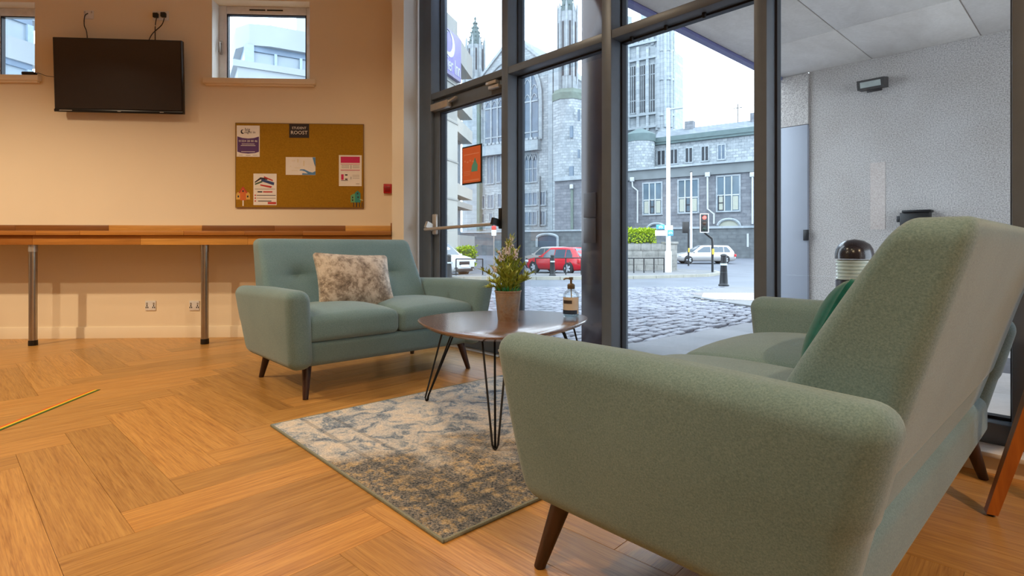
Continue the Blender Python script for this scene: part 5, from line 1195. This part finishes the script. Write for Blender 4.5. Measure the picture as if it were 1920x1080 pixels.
# retaining wall in front
YR = -1.6
zr = PX(1350, 428, YR)[1]; xl, xr = PX(860, HY, YR)[0], PX(1450, HY, YR)[0]; xm = PX(1150, HY, YR)[0]
rt = thing('retaining_wall', FA.loc, FA.rot, 'long dark granite retaining wall with a coping, below the wing and church', 'wall')
zl = PX(1050, 434, YR-1.5)[1]
MB().box(xm, xr, YR, YR+.6, ZB, zr).build('wall_face', GL_, rt); MB().box(xm-.1, xr, YR-.15, YR+.7, zr-.02, zr+.22).build('coping', GS, rt)
MB().box(xl, xm, YR-1.5, YR-.9, ZB, zl).build('church_wall_face', GL_, rt); MB().box(xl, xm+.1, YR-1.65, YR-.8, zl, zl+.2).build('church_coping', GS, rt)
ga = arch(1007, 1046, 447, 439, 463, YR-1.6)[0]; MB().prism(ga, .14, 'y', YR-1.6).build('blue_gate', plain('slate_blue_gate', srgb(46, 59, 77), .5, 0, .4, .04), rt)
q = [(x, YR-1.62, z) for x, z in ga[1:]+ga[:1]]; MB().tube(q, .18, 6).build('gate_arch', GS, rt)
MB().box(PX(1400.5, HY, YR)[0], PX(1404, HY, YR)[0], YR-.06, YR, PX(1402, 463, YR)[1], PX(1402, 438, YR)[1]).build('white_plaque', WFR, rt)
low = MB().box(xl, xm, -4.6, -4.2, ZB, PX(1000, 463.5, -4.6)[1]).build('front_wall_face', GL_, rt)
# upper storey with roof
YU = 5.5
rect(MB(), 1226, 1434, 262, 322, YU, 4.2).build('upper_storey', GR, wg)
z1 = PX(1320, 251, YU)[1]; z0 = PX(1320, 263, YU)[1]; ua, ub = PX(1223, HY, YU)[0], PX(1428, HY, YU)[0]
MB().box(ua, ub, YU-.4, YU+4.2, z0, z0+.35).build('roof_gutter', COPP, wg); MB().prism([(YU-.4, z0+.3), (YU+2.2, z1+1.4), (YU+4.3, z0+.3)], ub-ua, 'x', ua).build('roof', SLATE, wg)
MB().box(ua, ub, YU-.5, YU-.1, z0+.3, z1+.1).build('roof_fascia', COPP, wg)
for c in (1240, 1264, 1292, 1322, 1353): 
    wi = 8 if c != 1240 else 9; dy = -(c-1240)*.095
    win(wg, c-wi/2*1.5, c+wi/2*1.5, 283+dy, 309+dy, 2, YU, (), WDK if c != 1353 else WGL, GS, .06)
MB().tube([(PX(1375, HY, YU)[0], YU+2.2, z1+1.2), (PX(1375, HY, YU)[0], YU+2.2, z1+3.6)], .05, 5).tube([(PX(1375, HY, YU)[0]-.5, YU+2.2, z1+3.1), (PX(1375, HY, YU)[0]+.5, YU+2.2, z1+3.1)], .05, 5).build('aerial', BLACKM, wg)
for c in (1283, 1408): MB().box(PX(c-8, HY, YU)[0], PX(c+8, HY, YU)[0], YU+1.8, YU+2.8, z1+1.0, z1+2.2).build('roof_vent', GD, wg)
# rounded stair block with green roof
tb, x_, z0_b, z1_b, r_b = turret(wg, 1200, 26, 268, 320, 4.0, 'rounded_stair_block', GR, 16); MB().lathe([(r_b*1.05, z1_b), (r_b*1.08, z1_b+.9), (r_b*.95, z1_b+1.1), (r_b*.3, z1_b+1.7)], 16, (x_, 4.0, 0)).build('stair_roof', COPP, wg)
# ---- tall bell tower behind
bt = thing('bell_tower', FA.loc, FA.rot, 'tall pale granite bell tower with three louvred openings and corner turret', 'tower')
YT = 11.5
rect(MB(), 1138, 1240, 84, None, YT, 9.5).build('shaft', GS, bt)
mg = [(1181, 1192), (1199, 1210), (1216.5, 1228), (1163, 1174)]
for (x0, x1) in mg:
    m = (x0+x1)/2; s0 = -(m-1200)*.12
    win(bt, x0, x1, 124+s0, 212+s0*.3, 3, YT, (.26, .80), WDK, GS, .05, 'belfry_opening')
for yy, d in ((84, .5), (113, .5), (217, .5), (241, .5)):
    xa = PX(1138, HY, YT)[0]; xb = PX(1240, HY, YT)[0]; z = PX(1200, yy, YT)[1]; MB().box(xa, xb, YT-d, YT, z-.16, z+.16).build('string_course', GS, bt)
for (x0, x1) in ((1174, 1180), (1193, 1198), (1211, 1216), (1229, 1235)): rect(MB(), x0, x1, 88, 244, YT-.45, .5).build('pilaster', GS, bt)
for k in range(9): x0 = 1150+k*10; rect(MB(), x0, x0+6, 66, 84, YT-.2, .6).build('merlon', GS, bt)
rect(MB(), 1150, 1236, 74, 86, YT, .5).build('parapet', GS, bt)
ct, cx0_, z0c, z1c, rc = turret(bt, 1246, 16, 64, None, YT+.6, 'corner_turret', GS)
turret(bt, 1246, 18, 150, 154, YT+.6, 'turret_band', GS); turret(bt, 1246, 18, 216, 220, YT+.6, 'turret_band', GS); turret(bt, 1246, 17.5, 96, 100, YT+.6, 'turret_band', GS)
for k in range(8):
    a = math.pi/8+k*math.pi/4; b = MB().lathe([(.28, z1c-.2), (.28, z1c+2.0), (0, z1c+4.2)], 4, (cx0_+rc*.92*math.cos(a), YT+.6+rc*.92*math.sin(a), 0), cap=False).build('turret_pinnacle', GS, bt)
    MB().lathe([(.22, PX(1246, 240, YT)[1]), (.22, z1c)], 5, (cx0_+rc*1.0*math.cos(a), YT+.6+rc*1.0*math.sin(a), 0)).build('angle_shaft', GS, bt)
MB().lathe([(rc*.6, z1c), (rc*.6, z1c+1.6), (.0, z1c+7)], 8, (cx0_, YT+.6, 0), cap=False).build('turret_cap', GS, bt)
turret(bt, 1213, 12, 14, 70, YT+4, 'inner_turret', GS); turret(bt, 1213, 14, 40, 44, YT+4, 'turret_band', GS); turret(bt, 1176, 9, 34, 80, YT+1, 'left_turret', GS)
for k in range(6): a = k*math.pi/3; x, z = PX(1213, 16, YT+4); MB().lathe([(.25, z), (.25, z+1), (0, z+2)], 4, (x+1.0*math.cos(a), YT+4+1.0*math.sin(a), 0), cap=False).build('turret_pinnacle', GS, bt)
# ---- hotel on the left with the wall sign
p0 = at_f(842, HY, 40); HF = Frame((p0.x, p0.y, 0), 119.3)
HB = plain('hotel_render', srgb(166, 164, 158), .8, 0, .2, .04, .6); HGP = plain('hotel_grey_panel', srgb(143, 143, 140), .8, 0, .2, .04, .6)  # second tone is a greyer panel for upper wall, bands and slabs
ht = thing('hotel', HF.loc, HF.rot, 'pale rendered hotel block with a purple sign beside the street door view', 'hotel')
hx = lambda px, py, y=0: HF.pix(px, py, y)
xe = hx(858, HY)[0]; zt = hx(842, 26)[1]
MB().box(-9, xe, 0, 6, -1.2, hx(850, 225)[1]).build('lower_wall', HB, ht); MB().box(-9, xe, .02, 6, hx(850, 225)[1], zt).build('upper_wall', HGP, ht)
for yy in (152, 225, 300, 372): z = hx(842, yy)[1]; MB().box(-9, xe+.02, -.06, .05, z-.06, z+.06).build('floor_band', HGP, ht)
z0s, z1s = hx(842, 139)[1], hx(842, 62)[1]
SGN = plain('purple_sign', srgb(112, 104, 168), .45, 0, .4, .03, 2)
xs0 = xe-6.6
MB().bbox(xs0, xe+.02, -.28, -.01, z0s, z1s, .02).build('sign_board', SGN, ht)
MB().box(xs0, xe+.02, -.29, -.0, z0s-.22, z0s).build('sign_base', plain('grey_violet', srgb(101, 95, 130), .5), ht)
text('Premier Inn', 'lettering', WFR, ht, (xe-.12, -.29, z0s+.52), (R(90), 0, 0), 1.5, .02, 'RIGHT', .60)
mc = (hx(836, HY)[0], z0s+(z1s-z0s)*.66); P = []
for k in range(17): a = R(-130+k*15); P.append((mc[0]+.92*math.cos(a), mc[1]+.92*math.sin(a)))
for k in range(16, -1, -1): a = R(-130+k*15); P.append((mc[0]-.28+.78*math.cos(a), mc[1]+.15+.78*math.sin(a)))
MB().prism(P, .02, 'y', -.30).build('crescent_moon', plain('pale_yellow', srgb(176, 176, 164), .5), ht)
for (a, b, r_) in ((-1.0, .62, .16), (-.35, .80, .12), (-.75, .15, .10)):
    P = []
    for k in range(10): q = R(90+k*36); rr = r_ if k % 2 == 0 else r_*.42; P.append((mc[0]+a+rr*math.cos(q), mc[1]+b+rr*math.sin(q)))
    MB().prism(P, .02, 'y', -.30).build('star', WFR, ht)
MB().lathe([(.14, zt), (.14, zt+.25)], 8, (xe-2.2, .4, 0)).build('roof_lamp', BLACKM, ht)
# stepped side wing of the hotel beyond the corner
p1 = at_f(870, HY, 50); H2F = Frame((p1.x, p1.y, 0), 119.3+10)
hw2 = thing('hotel_annexe', H2F.loc, H2F.rot, 'stepped pale annexe with balconies between the hotel and the church', 'building')
h2 = lambda px, py, y=0: H2F.pix(px, py, y)
xx = h2(878, HY)[0]; xo = h2(852, HY)[0]
for (t, b, nm, mt) in ((95, 135, 'upper_slab', HGP), (188, 215, 'balcony', HB), (238, 262, 'balcony', HB), (352, 372, 'balcony', HB), (382, 392, 'balcony', HGP)):
    MB().box(xo-3, xx, -.4, 5, h2(868, b)[1], h2(868, t)[1]).build(nm, mt, hw2)
MB().box(xo-3, xx-.8, .6, 5, -1.2, h2(868, 135)[1]).build('wall', HB, hw2)
for (t, b) in ((262, 350), (392, 440)): MB().box(xx-2.6, xx-1.0, .5, .62, h2(868, b)[1], h2(868, t)[1]).build('window', WOF, hw2)
MB().box(xo-3, xx+.6, -.5, 3, -1.2, h2(868, 442)[1]).build('base_wall', HGP, hw2)
# ---- office block seen through the two small high windows
OB = plain('office_panel', srgb(134, 141, 147), .7, 0, .2, .05, .4); OG = plain('office_window', srgb(128, 142, 154), .3, 0, .6, .1, .5); OD = plain('office_dark_band', srgb(100, 118, 138), .4, 0, .4, .08, .6); OM = plain('office_mullion', srgb(128, 146, 164), .5)
p0 = at_f(505, HY, 26); OF = Frame((p0.x, p0.y, 0), math.degrees(TH)+31)
ob = thing('office_block', OF.loc, OF.rot, 'pale rounded office block seen through the small high window by the noticeboard', 'building')
ox = lambda px, py, y=0: OF.pix(px, py, y)
xl, xr = ox(446, HY)[0], ox(592, HY)[0]
zA, zB_, zC_, zD = ox(500, 46)[1], ox(500, 86)[1], ox(500, 96)[1], ox(500, 120)[1]
MB().prism([(xl, 1.2), (xl+.5, .3), (xl+1.4, 0), (xr, 0), (xr, 4), (xl, 4)], zA-zB_, 'z', zB_).build('parapet_panel', OB, ob)
MB().box(xl+.3, xr, .3, 4, zC_, zB_).build('dark_band', OD, ob); MB().box(xl+.3, xr, .4, 4, zD, zC_).build('glazing', OG, ob)
for k in range(9):
    x = xl+.5+k*1.15; MB().box(x-.06 if k % 3 else x-.2, x+.06 if k % 3 else x+.2, .2, .45, zD, zC_ if k % 3 else zB_).build('window_mullion', OM, ob)
MB().box(xl-.2, xr, 0, 4, zD-.3, zD).build('cill_band', OB, ob); MB().box(xl, xr, .1, 4, -2, zD-.3).build('lower_wall', OB, ob)
p0 = at_f(40, HY, 24); O2 = Frame((p0.x, p0.y, 0), math.degrees(TH)+90-14)
ob2 = thing('office_block', O2.loc, O2.rot, 'pale office block wing seen through the far left high window', 'building')
o2 = lambda px, py, y=0: O2.pix(px, py, y)
xa, xb = o2(-60, HY)[0], o2(64, HY)[0]; zs = [o2(40, q)[1] for q in (27, 40, 74, 90, 115, 126, 160)]
MB().box(xa, xb+1, .2, 7, zs[0]-.0, zs[0]+.5).build('roof_edge', OB, ob2); MB().box(xa, xb, .1, 7, zs[1], zs[0]).build('dark_band', OD, ob2); MB().box(xa, xb, .2, 7, zs[2], zs[1]).build('glazing', OG, ob2)
MB().box(xa, xb+.4, 0, 7, zs[4], zs[2]).build('wall_panel', OB, ob2); MB().box(xa, xb, .1, 7, zs[5], zs[4]).build('dark_band', OD, ob2); MB().box(xa, xb, .2, 7, zs[6]-3, zs[5]).build('glazing', OG, ob2)
for k in range(7):
    x = xb-.1-k*1.7; MB().box(x-.12, x+.12, .05, .3, zs[2], zs[1]).build('window_mullion', OM, ob2); MB().box(x-.12, x+.12, .05, .3, zs[6]-3, zs[5]).build('window_mullion', OM, ob2)
print('planks', npl, 'setts', nind, len(setts))

for o in bpy.data.objects:
    if o.name.split('.')[0] in STUFFY: o['kind'] = 'stuff'
